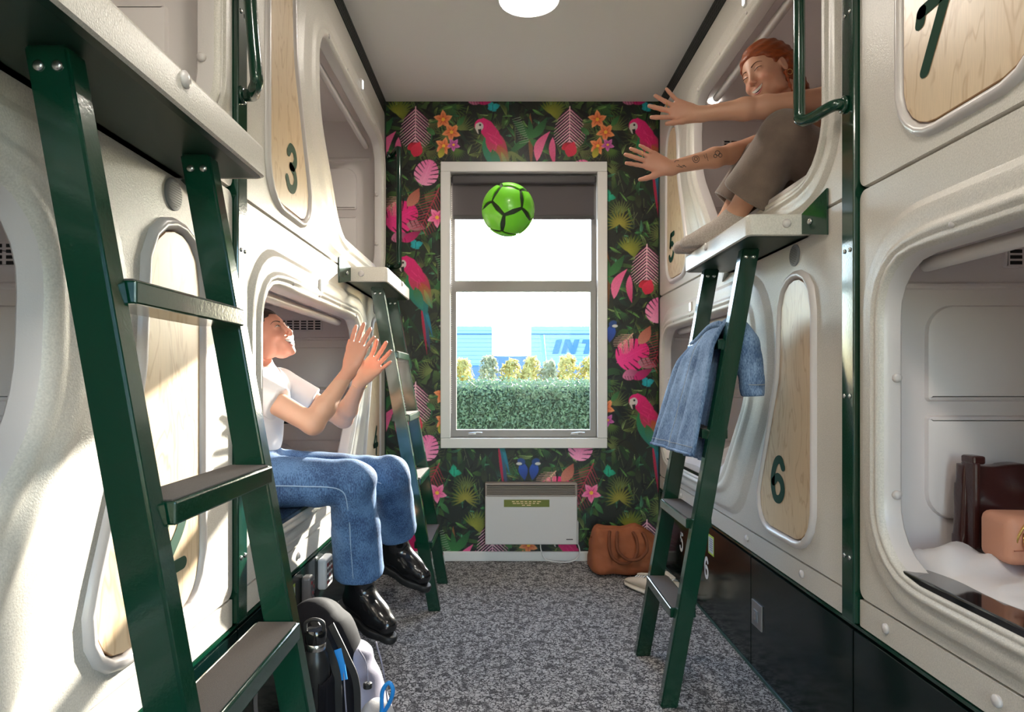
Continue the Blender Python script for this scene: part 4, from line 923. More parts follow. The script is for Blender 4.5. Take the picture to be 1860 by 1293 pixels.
# ------------------------------------------------------------------ smooth solids: distance fields meshed by surface nets
class Vol:
    def __init__(s, lo, hi, h):
        s.lo = np.array(lo, np.float32); s.h = h; s.n = np.ceil((np.array(hi)-np.array(lo))/h).astype(int)+1
        s.D = np.full(s.n, 9.0, np.float32)
    def _sl(s, lo, hi):
        a = np.clip(np.floor((np.array(lo)-s.lo)/s.h).astype(int), 0, s.n); b = np.clip(np.ceil((np.array(hi)-s.lo)/s.h).astype(int)+1, 0, s.n)
        if (b <= a).any(): return None, None
        g = [s.lo[i]+s.h*np.arange(a[i], b[i], dtype=np.float32) for i in range(3)]
        P = np.stack(np.meshgrid(*g, indexing='ij'), -1); return tuple(slice(a[i], b[i]) for i in range(3)), P
    def put(s, fn, lo, hi, k=0.01, sub=False):
        m = k+3*s.h; sl, P = s._sl(np.array(lo)-m, np.array(hi)+m)
        if sl is None: return s
        d = fn(P); a = s.D[sl]
        if sub:
            d = -d; hh = np.maximum(k-np.abs(a-d), 0)/k; s.D[sl] = np.maximum(a, d)+hh*hh*k/4
        else:
            hh = np.maximum(k-np.abs(a-d), 0)/k; s.D[sl] = np.minimum(a, d)-hh*hh*k/4
        return s
    def cap(s, a, b, ra, rb=None, k=0.012, sub=False, flat=None):
        rb = ra if rb is None else rb; a = np.array(a, np.float32); b = np.array(b, np.float32); ab = b-a; L2 = max(float(ab@ab), 1e-9); R = max(ra, rb)
        def fn(P):
            q = P-a; t = np.clip((q@ab)/L2, 0, 1); e = q-t[..., None]*ab
            if flat is not None:      # squash: (direction, factor)
                n = np.array(flat[0], np.float32); c = e@n; e = e+(c*(flat[1]-1))[..., None]*n
            return np.sqrt((e*e).sum(-1))-(ra+(rb-ra)*t)
        return s.put(fn, np.minimum(a, b)-R, np.maximum(a, b)+R, k, sub)
    def chain(s, pts, rs, k=0.012):
        for i in range(len(pts)-1): s.cap(pts[i], pts[i+1], rs[i], rs[i+1], k)
        return s
    def ell(s, c, r, R=None, k=0.012, sub=False):
        c = np.array(c, np.float32); r = np.array(r, np.float32); M = np.eye(3, dtype=np.float32) if R is None else np.array(R, np.float32)
        def fn(P):
            q = (P-c)@M; k0 = np.sqrt(((q/r)**2).sum(-1)); k1 = np.sqrt(((q/(r*r))**2).sum(-1)); return k0*(k0-1)/np.maximum(k1, 1e-6)
        e = np.abs(M)@r; return s.put(fn, c-e, c+e, k, sub)
    def plane(s, p, n):               # keep the side against n
        sl, P = s._sl(s.lo, s.lo+s.n*s.h); d = (P-np.array(p, np.float32))@np.array(n, np.float32); s.D = np.maximum(s.D, d); return s
    def warp(s, fn):
        sl, P = s._sl(s.lo, s.lo+s.n*s.h); m = np.abs(s.D) < 0.05; s.D[m] += fn(P[m]); return s
    def mesh(s, name):
        D = s.D; S = D < 0; c = np.zeros(np.array(D.shape)-1, np.int8)
        for i in (0, 1):
            for j in (0, 1):
                for k in (0, 1): c += S[i:D.shape[0]-1+i, j:D.shape[1]-1+j, k:D.shape[2]-1+k]
        act = np.argwhere((c > 0) & (c < 8)); idx = np.full(c.shape, -1, np.int32); idx[tuple(act.T)] = np.arange(len(act))
        cor = np.array([(i, j, k) for i in (0, 1) for j in (0, 1) for k in (0, 1)]); val = np.stack([D[tuple((act+o).T)] for o in cor], 1)
        acc = np.zeros((len(act), 3), np.float64); cnt = np.zeros(len(act))
        for a in range(8):
            for b in range(a+1, 8):
                if np.abs(cor[a]-cor[b]).sum() != 1: continue
                va, vb = val[:, a], val[:, b]; m = (va < 0) != (vb < 0); t = va[m]/(va[m]-vb[m]); acc[m] += cor[a]+(cor[b]-cor[a])*t[:, None]; cnt[m] += 1
        V = s.lo+(act+acc/cnt[:, None])*s.h; Q = []
        for ax in range(3):
            o1, o2 = [(1, 2), (2, 0), (0, 1)][ax]; n = list(D.shape)
            A = S; sl0 = [slice(None)]*3; sl1 = [slice(None)]*3; sl0[ax] = slice(0, n[ax]-1); sl1[ax] = slice(1, n[ax])
            ch = np.argwhere(A[tuple(sl0)] != A[tuple(sl1)]); ch = ch[(ch[:, o1] > 0) & (ch[:, o2] > 0) & (ch[:, o1] < n[o1]-1) & (ch[:, o2] < n[o2]-1)]
            e1 = np.zeros(3, int); e1[o1] = 1; e2 = np.zeros(3, int); e2[o2] = 1
            q = np.stack([idx[tuple((ch-e1-e2).T)], idx[tuple((ch-e2).T)], idx[tuple(ch.T)], idx[tuple((ch-e1).T)]], 1)
            fl = ~A[tuple(ch.T)]; q[fl] = q[fl][:, ::-1]; Q.append(q)
        Q = np.concatenate(Q); Q = Q[(Q >= 0).all(1)]
        me = bpy.data.meshes.new(name); me.vertices.add(len(V)); me.vertices.foreach_set('co', V.ravel().astype(np.float32)); me.loops.add(Q.size); me.loops.foreach_set('vertex_index', Q.ravel().astype(np.int32))
        me.polygons.add(len(Q)); me.polygons.foreach_set('loop_start', np.arange(0, Q.size, 4, dtype=np.int32)); me.update(calc_edges=True); me.validate(); return me
def vco(me):
    a = np.zeros(len(me.vertices)*3, np.float32); me.vertices.foreach_get('co', a); return a.reshape(-1, 3)
def paint(me, C):
    at = me.color_attributes.new('Col', 'FLOAT_COLOR', 'POINT'); at.data.foreach_set('color', np.concatenate([C, np.ones((len(C), 1))], 1).ravel().astype(np.float32))
def nrm(v): v = np.array(v, float); return v/np.linalg.norm(v)
def hand(vol, w, f, n, left, spread=(0.30, 0.08, -0.12, -0.34), curl=(0.18, 0.12, 0.15, 0.22), thumb=(0.75, 0.25), sc=1.0):
    """w wrist, f towards the fingers, n the way the palm faces"""
    w = np.array(w, float); f = nrm(f); n = nrm(np.array(n)-f*np.dot(n, f)); r = np.cross(f, n)*(-1 if left else 1)
    vol.cap(w-f*0.01*sc, w+f*0.03*sc, 0.023*sc, 0.024*sc, 0.02, flat=(n, 1.45))
    vol.cap(w+f*0.030*sc+r*0.014*sc, w+f*0.074*sc+r*0.022*sc, 0.020*sc, 0.0175*sc, 0.014, flat=(n, 1.5)); vol.cap(w+f*0.028*sc-r*0.012*sc, w+f*0.068*sc-r*0.022*sc, 0.020*sc, 0.0165*sc, 0.014, flat=(n, 1.5)); vol.cap(w+f*0.03*sc, w+f*0.076*sc, 0.021*sc, 0.018*sc, 0.014, flat=(n, 1.5))
    for i, (lat, base, L, rad) in enumerate(((0.029, 0.082, 0.070, 0.0082), (0.0095, 0.087, 0.078, 0.0085), (-0.010, 0.083, 0.072, 0.0081), (-0.029, 0.074, 0.056, 0.0072))):
        p = w+f*base*sc+r*lat*sc; d = nrm(f*math.cos(spread[i])+r*math.sin(spread[i])); up = n
        c = curl[i]
        for j, fr in enumerate((0.46, 0.30, 0.24)):
            d2 = nrm(d*math.cos(c)+up*math.sin(c)); up = nrm(up*math.cos(c)-d*math.sin(c)); d = d2
            q = p+d*L*fr*sc; vol.cap(p, q, (rad-0.0005*j)*sc, (rad-0.0005*(j+1))*sc, 0.004); p = q
    a, b = thumb
    p = w+f*0.022*sc+r*0.022*sc+n*0.008*sc; d = nrm(f*math.cos(a)+r*math.sin(a)+n*b)
    vol.cap(w+f*0.012*sc+r*0.012*sc, p+d*0.028*sc, 0.017*sc, 0.0115*sc, 0.012); p = p+d*0.028*sc; d = nrm(d*0.9+f*0.35)
    q = p+d*0.032*sc; vol.cap(p, q, 0.0105*sc, 0.0092*sc, 0.006); vol.cap(q, q+nrm(d+f*0.15)*0.024*sc, 0.0092*sc, 0.0072*sc, 0.004)
def head_frame(c, yaw, pitch, roll, sc=1.0):
    """columns: forward, left, up of a head at c; T maps head coordinates (metres of a full-size head) to the world"""
    M = Matrix.Rotation(yaw, 3, 'Z') @ Matrix.Rotation(-pitch, 3, 'Y') @ Matrix.Rotation(roll, 3, 'X'); A = np.array(M); c = np.array(c, float)
    return A, (lambda x, y, z: c+A@(np.array((x, y, z))*sc)), sc
def head(vol, A, T, sc):
    E = lambda c, r, k=0.012, sub=False: vol.ell(T(*c), np.array(r)*sc, A, k*sc, sub)
    E((-0.012, 0, 0.035), (0.097, 0.074, 0.088), 0.02)                       # skull
    E((0.040, 0, -0.010), (0.053, 0.058, 0.080), 0.03)                       # face
    E((0.048, 0, -0.076), (0.034, 0.033, 0.026), 0.03)                       # jaw, chin
    E((0.076, 0, -0.096), (0.013, 0.017, 0.012), 0.018)
    for s in (-1, 1):
        E((0.066, s*0.037, -0.030), (0.023, 0.020, 0.019), 0.02)             # cheeks lifted by the smile
        E((0.018, s*0.050, -0.066), (0.032, 0.012, 0.024), 0.03)
        E((0.099, s*0.031, 0.010), (0.014, 0.016, 0.010), 0.014, True)       # sockets
        E((0.0805, s*0.031, 0.009), (0.0115, 0.0140, 0.0100), 0.006)         # lids
        E((-0.002, s*0.073, -0.004), (0.017, 0.007, 0.030), 0.006); E((0.004, s*0.079, 0.000), (0.009, 0.004, 0.017), 0.004, True)
        E((0.101, s*0.009, -0.033), (0.007, 0.0065, 0.0055), 0.005)          # nostril wings
    vol.cap(T(0.088, 0, 0.016), T(0.109, 0, -0.025), 0.0065*sc, 0.0088*sc, 0.010*sc)  # nose
    E((0.078, 0, -0.060), (0.014, 0.031, 0.0180), 0.016)                     # muzzle
def bvh_of(o):
    from mathutils.bvhtree import BVHTree
    me = o.data; return BVHTree.FromPolygons([v.co.copy() for v in me.vertices], [tuple(p.vertices) for p in me.polygons])
def face_parts(o, A, T, sc, lip, brow, mouth_open=0.016, eye_open=0.0052, w=0.0275):
    """brows, lashes, eyes, lips and teeth laid on the face of body mesh o (its parts)"""
    B = bvh_of(o); f = Vector(A[:, 0])
    def on(y, z, off=0.0006):
        # rays fan out a little so that they meet the curved face squarely
        p0 = Vector(T(0.22, y*1.6, z)); d = (Vector(T(0.03, y*0.75, z))-p0).normalized(); h = B.ray_cast(p0, d)
        return (h[0] if h[0] is not None else Vector(T(0.09, y, z)))-d*off*sc
    def line(pts, r, name, m, off=0.0002): MB().tube([on(y, z, off) for y, z in pts], [q*sc for q in r], 8).build(name, m, o, True)
    def patch(y0, y1, top, bot, name, m, off, n=20, k=5):
        vs = []; fs = []
        for i in range(n+1):
            y = y0+(y1-y0)*i/n
            for j in range(k+1): t = j/k; vs.append(on(y, top(y)*(1-t)+bot(y)*t, off))
        for i in range(n):
            for j in range(k): q = i*(k+1)+j; fs.append((q, q+1, q+k+2, q+k+1))
        MB().add(vs, fs).build(name, m, o, True)
    DARK = mat('lash_dark', (0.012, 0.008, 0.006, 1), 0.6); LIP = mat('lip_%d' % int(lip[0]*100), lip, 0.35); BR = mat('brow_%d' % int(brow[0]*1000), brow, 0.8)
    for s in (-1, 1):
        yc = 0.0315; hw = 0.0150
        up = lambda y: 0.0095+eye_open*(1-((abs(y)-yc)/hw)**2); lo = lambda y: 0.0095-eye_open*0.45*(1-((abs(y)-yc)/hw)**2)
        if eye_open > 0.003:
            patch(s*(yc-hw), s*(yc+hw), up, lo, 'eye', mat('eye_white', (0.62, 0.58, 0.55, 1), 0.2), 0.0009)
            ri = eye_open*0.9; ic = 0.0095+eye_open*0.35; patch(s*yc-ri, s*yc+ri, lambda y: min(up(y), ic+math.sqrt(max(0, ri*ri-(abs(y)-yc)**2))), lambda y: max(lo(y), ic-math.sqrt(max(0, ri*ri-(abs(y)-yc)**2))), 'iris', mat('iris_brown', (0.035, 0.02, 0.012, 1), 0.1), 0.0016, 10, 3)
        ys = [s*(yc-hw+2*hw*k/10) for k in range(11)]
        line([(y, up(y)) for y in ys], [0.0005+0.0011*math.sin(math.pi*min(1, 0.15+0.8*k/10)) for k in range(11)], 'lashes', DARK)
        line([(s*(0.012+0.040*k/10), 0.0275+0.0095*math.sin(math.pi*min(1, k/10*0.8))-0.007*(k/10)**2) for k in range(11)], [0.0024*(1-0.75*(k/10)**1.5) for k in range(11)], 'eyebrow', BR)
    zt, zb, zk = -0.0535, -0.0535-mouth_open, -0.0475
    top = lambda y: zt+(zk-zt)*min(1, abs(y)/w)**1.8; bot = lambda y: zb+(zk-zb)*min(1, abs(y)/w)**2.0
    patch(-w, w, top, bot, 'mouth', mat('mouth_dark', (0.05, 0.012, 0.012, 1), 0.5), 0.0006, 26, 6)
    patch(-w*0.88, w*0.88, top, lambda y: max(bot(y), top(y)-min(0.0095, mouth_open*0.72)), 'teeth', mat('teeth', (0.62, 0.58, 0.53, 1), 0.3), 0.0016, 26, 4)
    ys = [-w+2*w*k/24 for k in range(25)]; th = lambda k, a: a*(0.25+0.75*math.sin(math.pi*k/24))
    line([(y, top(y)+0.0022) for y in ys], [th(k, 0.0030) for k in range(25)], 'upper_lip', LIP, -0.0016); line([(y, bot(y)-0.0026) for y in ys], [th(k, 0.0042) for k in range(25)], 'lower_lip', LIP, -0.0022)
def blush(V, C, A, T, c, sc, col_):
    q = (V-np.array(c, np.float32))@A.astype(np.float32)/sc; x, y, z = q.T
    for m in (np.where(x > 0.03, np.exp(-(((np.abs(y)-0.042)/0.020)**2+((z+0.028)/0.020)**2)), 0)*0.4, np.where(x > 0.088, np.exp(-((y/0.014)**2+((z+0.03)/0.012)**2)), 0)*0.4): C[:] = C*(1-m[:, None])+np.array(col_, np.float32)*m[:, None]
SKIN = attr_mat('skin', 0.48, bump=0.05, bscale=400, sss=0.12)
# ------------------------------------------------------------------ bedding
DUV = mat('duvet_cotton', (0.66, 0.63, 0.64, 1), 0.85, bump=0.25, bscale=60, sheen=0.2)
MATT = mat('mattress_cover', (0.50, 0.48, 0.48, 1), 0.9)
def bed(num, label):
    P = PODS[num][1]; seed = int(num)*3.7
    ph = [(seed*k*1.3) % 6.28 for k in range(12)]
    m = MB(); a = P(0.04, 0.06, -0.07); b = P(L_POD-0.04, 0.118, -0.93)
    m.rbox((a+b)/2, (abs(a.x-b.x), abs(a.y-b.y), abs(a.z-b.z)), 0.02, 3)
    tag(m.build('mattress', MATT), 'thin grey mattress lying inside the pod numbered ' + {'1': 'one', '3': 'three', '4': 'four', '5': 'five', '6': 'six', '8': 'eight'}[num], 'mattress')
    ns, nd = 130, 64; vs = []
    def hgt(s, d):
        z = 0.030+0.016*math.sin(s*9+ph[0]+2.2*math.sin(d*5+ph[1]))+0.010*math.sin(s*17-d*13+ph[2])+0.007*math.sin(d*31+s*8+ph[3]+2*math.sin(s*6))+0.011*math.sin(s*41+d*19+ph[4]+2*math.sin(d*14))+0.007*math.sin(s*63-d*47+ph[7]+2*math.sin(s*11))
        return 0.127+max(0.006, z)
    fs = []
    for layer in (0, 1):
        for i in range(ns+1):
            for j in range(nd+1):
                s = 0.10+(L_POD-0.2)*i/ns; d = 0.065+0.84*j/nd+(0.02*math.sin(s*7+ph[5])+0.012*math.sin(s*19+ph[6]))*(1-j/nd)
                e = min(1, j/3, (nd-j)/3, i/3, (ns-i)/3)**0.5; z = 0.1225+(hgt(s, d)-0.1225)*e if layer == 0 else 0.1200
                vs.append(P(s, z, -d))
    st = nd+1; N = (ns+1)*st
    for i in range(ns):
        for j in range(nd):
            q = (i*st+j, i*st+j+1, (i+1)*st+j+1, (i+1)*st+j); fs += [q, tuple(N+k for k in q[::-1])]
    for i in range(ns): fs += [(i*st, (i+1)*st, N+(i+1)*st, N+i*st), (i*st+nd, N+i*st+nd, N+(i+1)*st+nd, (i+1)*st+nd)]
    for j in range(nd): fs += [(j, N+j, N+j+1, j+1), (ns*st+j, ns*st+j+1, N+ns*st+j+1, N+ns*st+j)]
    tag(MB().add(vs, fs).build('duvet', DUV, None, True), label, 'duvet', 'crumpled duvets in the pods')
bed('8', 'crumpled white duvet beneath the leather bag and pink pouch'); bed('4', 'crumpled white duvet behind the woman in the white tee'); bed('1', 'crumpled white duvet in the pod above the longest ledge')
bed('6', 'crumpled white duvet in the pod behind the denim jacket'); bed('3', 'crumpled white duvet in the pod above the far ladder')
# leather bag and pink pouch in pod 8
LEA = mat('brown_leather', srgb(58, 26, 24), 0.28, bump=0.3, bscale=120, coat=0.2); PNK = mat('pink_leather', srgb(206, 148, 122), 0.5, bump=0.15, bscale=300)
lbag = thing('leather_bag', 'dark brown glossy leather bag standing on the white duvet', 'bag', loc=(1.27, 1.565, 0.665))
v = Vol((1.05, 1.46, 0.63), (1.52, 1.66, 0.90), 0.006)
v.put(lambda P: np.maximum(np.maximum(np.abs(P[..., 0]-1.285-0.05*(P[..., 2]-0.75))-0.178, np.abs(P[..., 2]-0.755-0.03*(1.285-P[..., 0]))-0.093), np.abs(P[..., 1]-1.575)-0.012-0.038*np.clip(1-((P[..., 0]-1.30)/0.19)**2, 0, 1)*np.clip(1-((P[..., 2]-0.735)/0.13)**2, 0, 1))-0.006, (1.09, 1.49, 0.65), (1.48, 1.64, 0.87), 0.001)
v.warp(lambda P: 0.006*np.sin(P[:, 0]*38+P[:, 2]*30+2*np.sin(P[:, 2]*25))*np.clip((P[:, 0]-1.12)*12, 0, 1))
o = link('body', v.mesh('body'), LEA, lbag, True); o.matrix_parent_inverse = Matrix.Translation(-lbag.location)
child(MB().rbox((1.116, 1.553, 0.765), (0.016, 0.05, 0.205), 0.006, 2), 'seam_binding', LEA, lbag)
child(MB().rbox((1.122, 1.553, 0.872), (0.03, 0.045, 0.02), 0.005, 2), 'tab', LEA, lbag)
pch = thing('cosmetic_pouch', 'small salmon pink zipped pouch on the duvet before the leather bag', 'pouch', loc=(1.17, 1.42, 0.665))
Rz = Matrix.Rotation(-0.10, 3, 'Z')
child(MB().rbox((1.175, 1.42, 0.718), (0.20, 0.105, 0.106), 0.020, 4, Rz), 'body', PNK, pch, smooth=True)
child(MB().tube(bez([(1.088, 1.382, 0.695), (1.092, 1.376, 0.735), (1.115, 1.37, 0.768), (1.16, 1.368, 0.774), (1.26, 1.358, 0.774)], 6), 0.0028, 8), 'zip', GOLD, pch, smooth=True)
child(MB().tube([(1.098, 1.372, 0.735), (1.096, 1.366, 0.718), (1.098, 1.366, 0.700), (1.102, 1.366, 0.718)], 0.0032, 8, closed=True), 'zip_pull', GOLD, pch, smooth=True)
child(MB().tube([(1.08, 1.374, 0.700), (1.16, 1.3625, 0.703), (1.27, 1.352, 0.703)], 0.0016, 6), 'seam', mat('pink_seam', srgb(168, 108, 88), 0.6), pch)

# ------------------------------------------------------------------ denim jacket over the ladder
def denim(name, c0, c1):
    m = bpy.data.materials.new(name); m.use_nodes = True; N = m.node_tree.nodes; L = m.node_tree.links; b = N['Principled BSDF']
    tc = N.new('ShaderNodeTexCoord'); n = N.new('ShaderNodeTexNoise'); n.inputs['Scale'].default_value = 9; n.inputs['Detail'].default_value = 5
    f = N.new('ShaderNodeTexNoise'); f.inputs['Scale'].default_value = 300; mp = N.new('ShaderNodeMapping'); mp.inputs['Scale'].default_value = (1, 1, 0.35)
    L.new(tc.outputs['Object'], n.inputs['Vector']); L.new(tc.outputs['Object'], mp.inputs[0]); L.new(mp.outputs[0], f.inputs['Vector'])
    mx = N.new('ShaderNodeMath'); mx.operation = 'MULTIPLY_ADD'; mx.inputs[1].default_value = 0.9; L.new(f.outputs[0], mx.inputs[0]); L.new(n.outputs[0], mx.inputs[2])
    r = N.new('ShaderNodeValToRGB'); r.color_ramp.elements[0].position = 0.66; r.color_ramp.elements[1].position = 1.22 if False else 1.0; r.color_ramp.elements[0].color = c0; r.color_ramp.elements[1].color = c1
    sc = N.new('ShaderNodeMath'); sc.operation = 'MULTIPLY'; sc.inputs[1].default_value = 0.88; L.new(mx.outputs[0], sc.inputs[0]); L.new(sc.outputs[0], r.inputs[0]); L.new(r.outputs[0], b.inputs['Base Color']); b.inputs['Roughness'].default_value = 0.85
    bp = N.new('ShaderNodeBump'); bp.inputs['Strength'].default_value = 0.5; bp.inputs['Distance'].default_value = 0.002; L.new(f.outputs[0], bp.inputs['Height']); L.new(bp.outputs[0], b.inputs['Normal']); return m
DENIM = denim('denim_light', srgb(66, 92, 128), srgb(134, 160, 194)); DENIM2 = denim('denim_blue', srgb(38, 66, 106), srgb(90, 126, 170)); THREAD = mat('thread', srgb(150, 156, 160), 0.8)
jk = thing('denim_jacket', 'light blue denim jacket draped over a rung of the ladder', 'jacket', loc=(0.72, 2.33, 1.2))
def jfront(u, v):      # u along the rung, v from front hem (-1) over the rung (0) to the back hem (1)
    a = abs(v); fold = 0.010*math.sin(u*11+1.1*v)+0.006*math.sin(u*23+2+v*2)
    if v <= 0:
        z = 1.252-0.43*a-0.012*u+0.012*math.sin(u*5)*(1-a)-0.03*u*(1-a)-0.012*a*(1-u)
        y0 = 2.146; y1 = 2.485+0.09*a; y = y0+(y1-y0)*u
        x = 0.735+(XR-0.378+0.1786*z-0.053-0.735)*min(1, a*6)**0.5-0.03*u*a-abs(fold)*min(1, a*4)*(0.3+0.7*u)
    else:
        y0 = 2.150; y1 = 2.485; y = y0+(y1-y0)*u
        x = 0.735+0.055*min(1, a*6)**0.5-0.10*a+fold*min(1, a*4)*0.6; z = 1.252-0.465*a-0.012*u+0.012*math.sin(u*5)*(1-a)-0.03*u*(1-a)
    return Vector((x, y, z))
nu, nv = 36, 70; vs = []
for lay in (1, -1):
    for i in range(nu+1):
        for j in range(nv+1):
            u, v_ = i/nu, -1+2*j/nv; p = jfront(u, v_); e = 1e-3; n = (jfront(u+e, v_)-p).cross(jfront(u, v_+e)-p).normalized(); vs.append(p+n*0.006*lay)
st = nv+1; N = (nu+1)*st; fs = []
for i in range(nu):
    for j in range(nv): q = (i*st+j, i*st+j+1, (i+1)*st+j+1, (i+1)*st+j); fs += [q, tuple(N+k for k in q[::-1])]
for i in range(nu): fs += [(i*st, (i+1)*st, N+(i+1)*st, N+i*st), (i*st+nv, N+i*st+nv, N+(i+1)*st+nv, (i+1)*st+nv)]
for j in range(nv): fs += [(j, N+j, N+j+1, j+1), (nu*st+j, nu*st+j+1, N+nu*st+j+1, N+nu*st+j)]
child(MB().add(vs, fs), 'body', DENIM, jk, smooth=True)
def on_jacket(pts, r, name, m):
    P = []
    for u, v_ in pts:
        p = jfront(u, v_); e = 1e-3; n = (jfront(u+e, v_)-p).cross(jfront(u, v_+e)-p).normalized(); n = n if n.x < 0 else -n; P.append(p+n*0.0065)
    child(MB().tube(P, r, 6), name, m, jk, smooth=True)
on_jacket([(k/24, -0.94) for k in range(25)], 0.0013, 'stitching', THREAD); on_jacket([(0.5+0.01*math.sin(k), -0.05-0.95*k/24) for k in range(25)], 0.0014, 'stitching', THREAD)
on_jacket([(k/24, -0.995) for k in range(25)], 0.006, 'hem', DENIM); on_jacket([(0.04+0.9*k/24, -0.02) for k in range(25)], 0.012, 'collar', DENIM)
slv = Vol((0.70, 2.05, 0.95), (0.93, 2.30, 1.30), 0.006); slv.chain([(0.775, 2.19, 1.235), (0.800, 2.17, 1.19), (0.815, 2.165, 1.12), (0.830, 2.162, 1.02)], [0.044, 0.045, 0.044, 0.038], 0.02)
slv.warp(lambda P: 0.0025*np.sin(P[:, 2]*60+P[:, 1]*40+np.sin(P[:, 0]*50))); slv.plane((0.83, 2.16, 1.008), (0.05, 0, -1))
o = link('sleeve', slv.mesh('sleeve'), DENIM, jk, True); o.matrix_parent_inverse = Matrix.Translation(-jk.location)
for z in (1.05, 1.165):
    c = Vector((0.8255 if z < 1.1 else 0.805, 2.163 if z < 1.1 else 2.167, z)); rr_ = 0.0405 if z < 1.1 else 0.0455
    child(MB().tube([c+Vector((rr_*math.cos(a), rr_*math.sin(a), 0.004*math.sin(a))) for a in np.linspace(0, 2*math.pi, 25)[:-1]], 0.0016, 6, closed=True), 'cuff_seam', THREAD, jk, smooth=True)

# ------------------------------------------------------------------ backpack and bottle
NAV = mat('pack_nylon', srgb(16, 15, 21), 0.8, spec=0.2, bump=0.3, bscale=700, var=0.15, vscale=12); LAV = mat('pack_grey', srgb(134, 130, 146), 0.6, bump=0.3, bscale=500, var=0.1, vscale=14); BLU = mat('cord_blue', srgb(30, 132, 212), 0.5)
bp = thing('backpack', 'tall black and grey hiking backpack on the carpet by the ladder', 'backpack', loc=(-0.48, 1.86, 0))
v = Vol((-0.72, 1.64, -0.02), (-0.28, 2.08, 0.52), 0.006)
v.cap((-0.485, 1.86, 0.13), (-0.515, 1.86, 0.28), 0.122, 0.108, 0.03); v.cap((-0.52, 1.855, 0.33), (-0.538, 1.86, 0.352), 0.094, 0.086, 0.02)
v.warp(lambda P: 0.0028*np.sin(P[:, 2]*75+P[:, 0]*30+3*np.sin(P[:, 1]*22)+2*np.sin(P[:, 0]*17))*np.clip((P[:, 2]-0.3)*8, 0.25, 1)); v.plane((0, 0, 0.003), (0, 0, -1))
o = link('main_body', v.mesh('main_body'), NAV, bp, True); o.matrix_parent_inverse = Matrix.Translation(-bp.location)
v = Vol((-0.46, 1.70, -0.02), (-0.28, 2.06, 0.40), 0.006); v.cap((-0.392, 1.86, 0.09), (-0.432, 1.865, 0.26), 0.078, 0.056, 0.02, flat=((0, 1, 0), 0.8)); v.warp(lambda P: 0.002*np.sin(P[:, 2]*60+P[:, 1]*30+2*np.sin(P[:, 2]*23))); v.plane((0, 0, 0.003), (0, 0, -1))
o = link('front_pocket', v.mesh('front_pocket'), LAV, bp, True); o.matrix_parent_inverse = Matrix.Translation(-bp.location)
v = Vol((-0.50, 1.66, -0.02), (-0.24, 1.92, 0.20), 0.006); v.cap((-0.36, 1.76, 0.05), (-0.36, 1.80, 0.12), 0.062, 0.055, 0.02); v.warp(lambda P: 0.004*np.sin(P[:, 2]*60+P[:, 0]*70+2*np.sin(P[:, 1]*40))); v.plane((0, 0, 0.003), (0, 0, -1))
o = link('rain_cover_pouch', v.mesh('rain_cover_pouch'), mat('pouch_white', srgb(160, 157, 158), 0.7, bump=0.3, bscale=300), bp, True); o.matrix_parent_inverse = Matrix.Translation(-bp.location)
v = Vol((-0.60, 1.60, -0.02), (-0.40, 1.84, 0.30), 0.006); v.cap((-0.495, 1.735, 0.05), (-0.497, 1.727, 0.26), 0.055, 0.050, 0.02); v.plane((0, 0, 0.262), (0, -0.15, 1)); v.plane((0, 0, 0.003), (0, 0, -1)); v.cap((-0.497, 1.72, 0.12), (-0.497, 1.72, 0.40), 0.039, 0.039, 0.004, True)
o = link('bottle_pocket', v.mesh('bottle_pocket'), NAV, bp, True); o.matrix_parent_inverse = Matrix.Translation(-bp.location)
child(MB().tube(bez([(-0.345, 1.735, 0.12), (-0.325, 1.72, 0.17), (-0.300, 1.70, 0.215), (-0.288, 1.69, 0.255), (-0.300, 1.695, 0.272), (-0.318, 1.70, 0.245), (-0.322, 1.71, 0.19), (-0.335, 1.715, 0.15), (-0.375, 1.70, 0.11), (-0.40, 1.69, 0.06), (-0.405, 1.69, 0.03)], 6), 0.0055, 8), 'cord', BLU, bp, smooth=True)
strap([(-0.448, 1.755, 0.335), (-0.436, 1.742, 0.30), (-0.428, 1.738, 0.26)], 0.02, 0.004, 'pull_tab', BLU, bp, (0, -1, 0))
strap([(-0.475, 1.785, 0.39), (-0.425, 1.748, 0.32), (-0.395, 1.74, 0.25), (-0.392, 1.745, 0.12)], 0.018, 0.004, 'compression_strap', BLACK, bp, (0, -1, 0))
strap([(-0.52, 1.775, 0.405), (-0.47, 1.745, 0.34), (-0.44, 1.722, 0.26), (-0.44, 1.725, 0.1)], 0.02, 0.004, 'compression_strap', BLACK, bp, (0, -1, 0))
strap([(-0.60, 1.80, 0.40), (-0.645, 1.74, 0.33), (-0.66, 1.72, 0.22), (-0.64, 1.73, 0.12), (-0.59, 1.78, 0.05)], 0.05, 0.010, 'shoulder_strap', mat('strap_grey', srgb(96, 92, 92), 0.7), bp, (-1, -0.5, 0))
for pts in ([(-0.39, 1.742, 0.34), (-0.372, 1.752, 0.30), (-0.365, 1.755, 0.24)], [(-0.352, 1.79, 0.34), (-0.334, 1.80, 0.26), (-0.322, 1.80, 0.17)], [(-0.43, 1.742, 0.30), (-0.425, 1.735, 0.24), (-0.42, 1.735, 0.17)]): child(MB().tube(bez(pts, 5), 0.0022, 6), 'elastic_cord', LAV, bp, smooth=True)
child(MB().lathe([(0.012, 0), (0.012, 0.012), (0.008, 0.014)], (-0.367, 1.752, 0.232), (0, 0, 1), 10), 'cord_lock', BLACK, bp)
bt = thing('water_bottle', 'black insulated water bottle with steel neck ring in the backpack pocket', 'bottle', loc=(-0.497, 1.72, 0.13))
bx, by = -0.497, 1.72
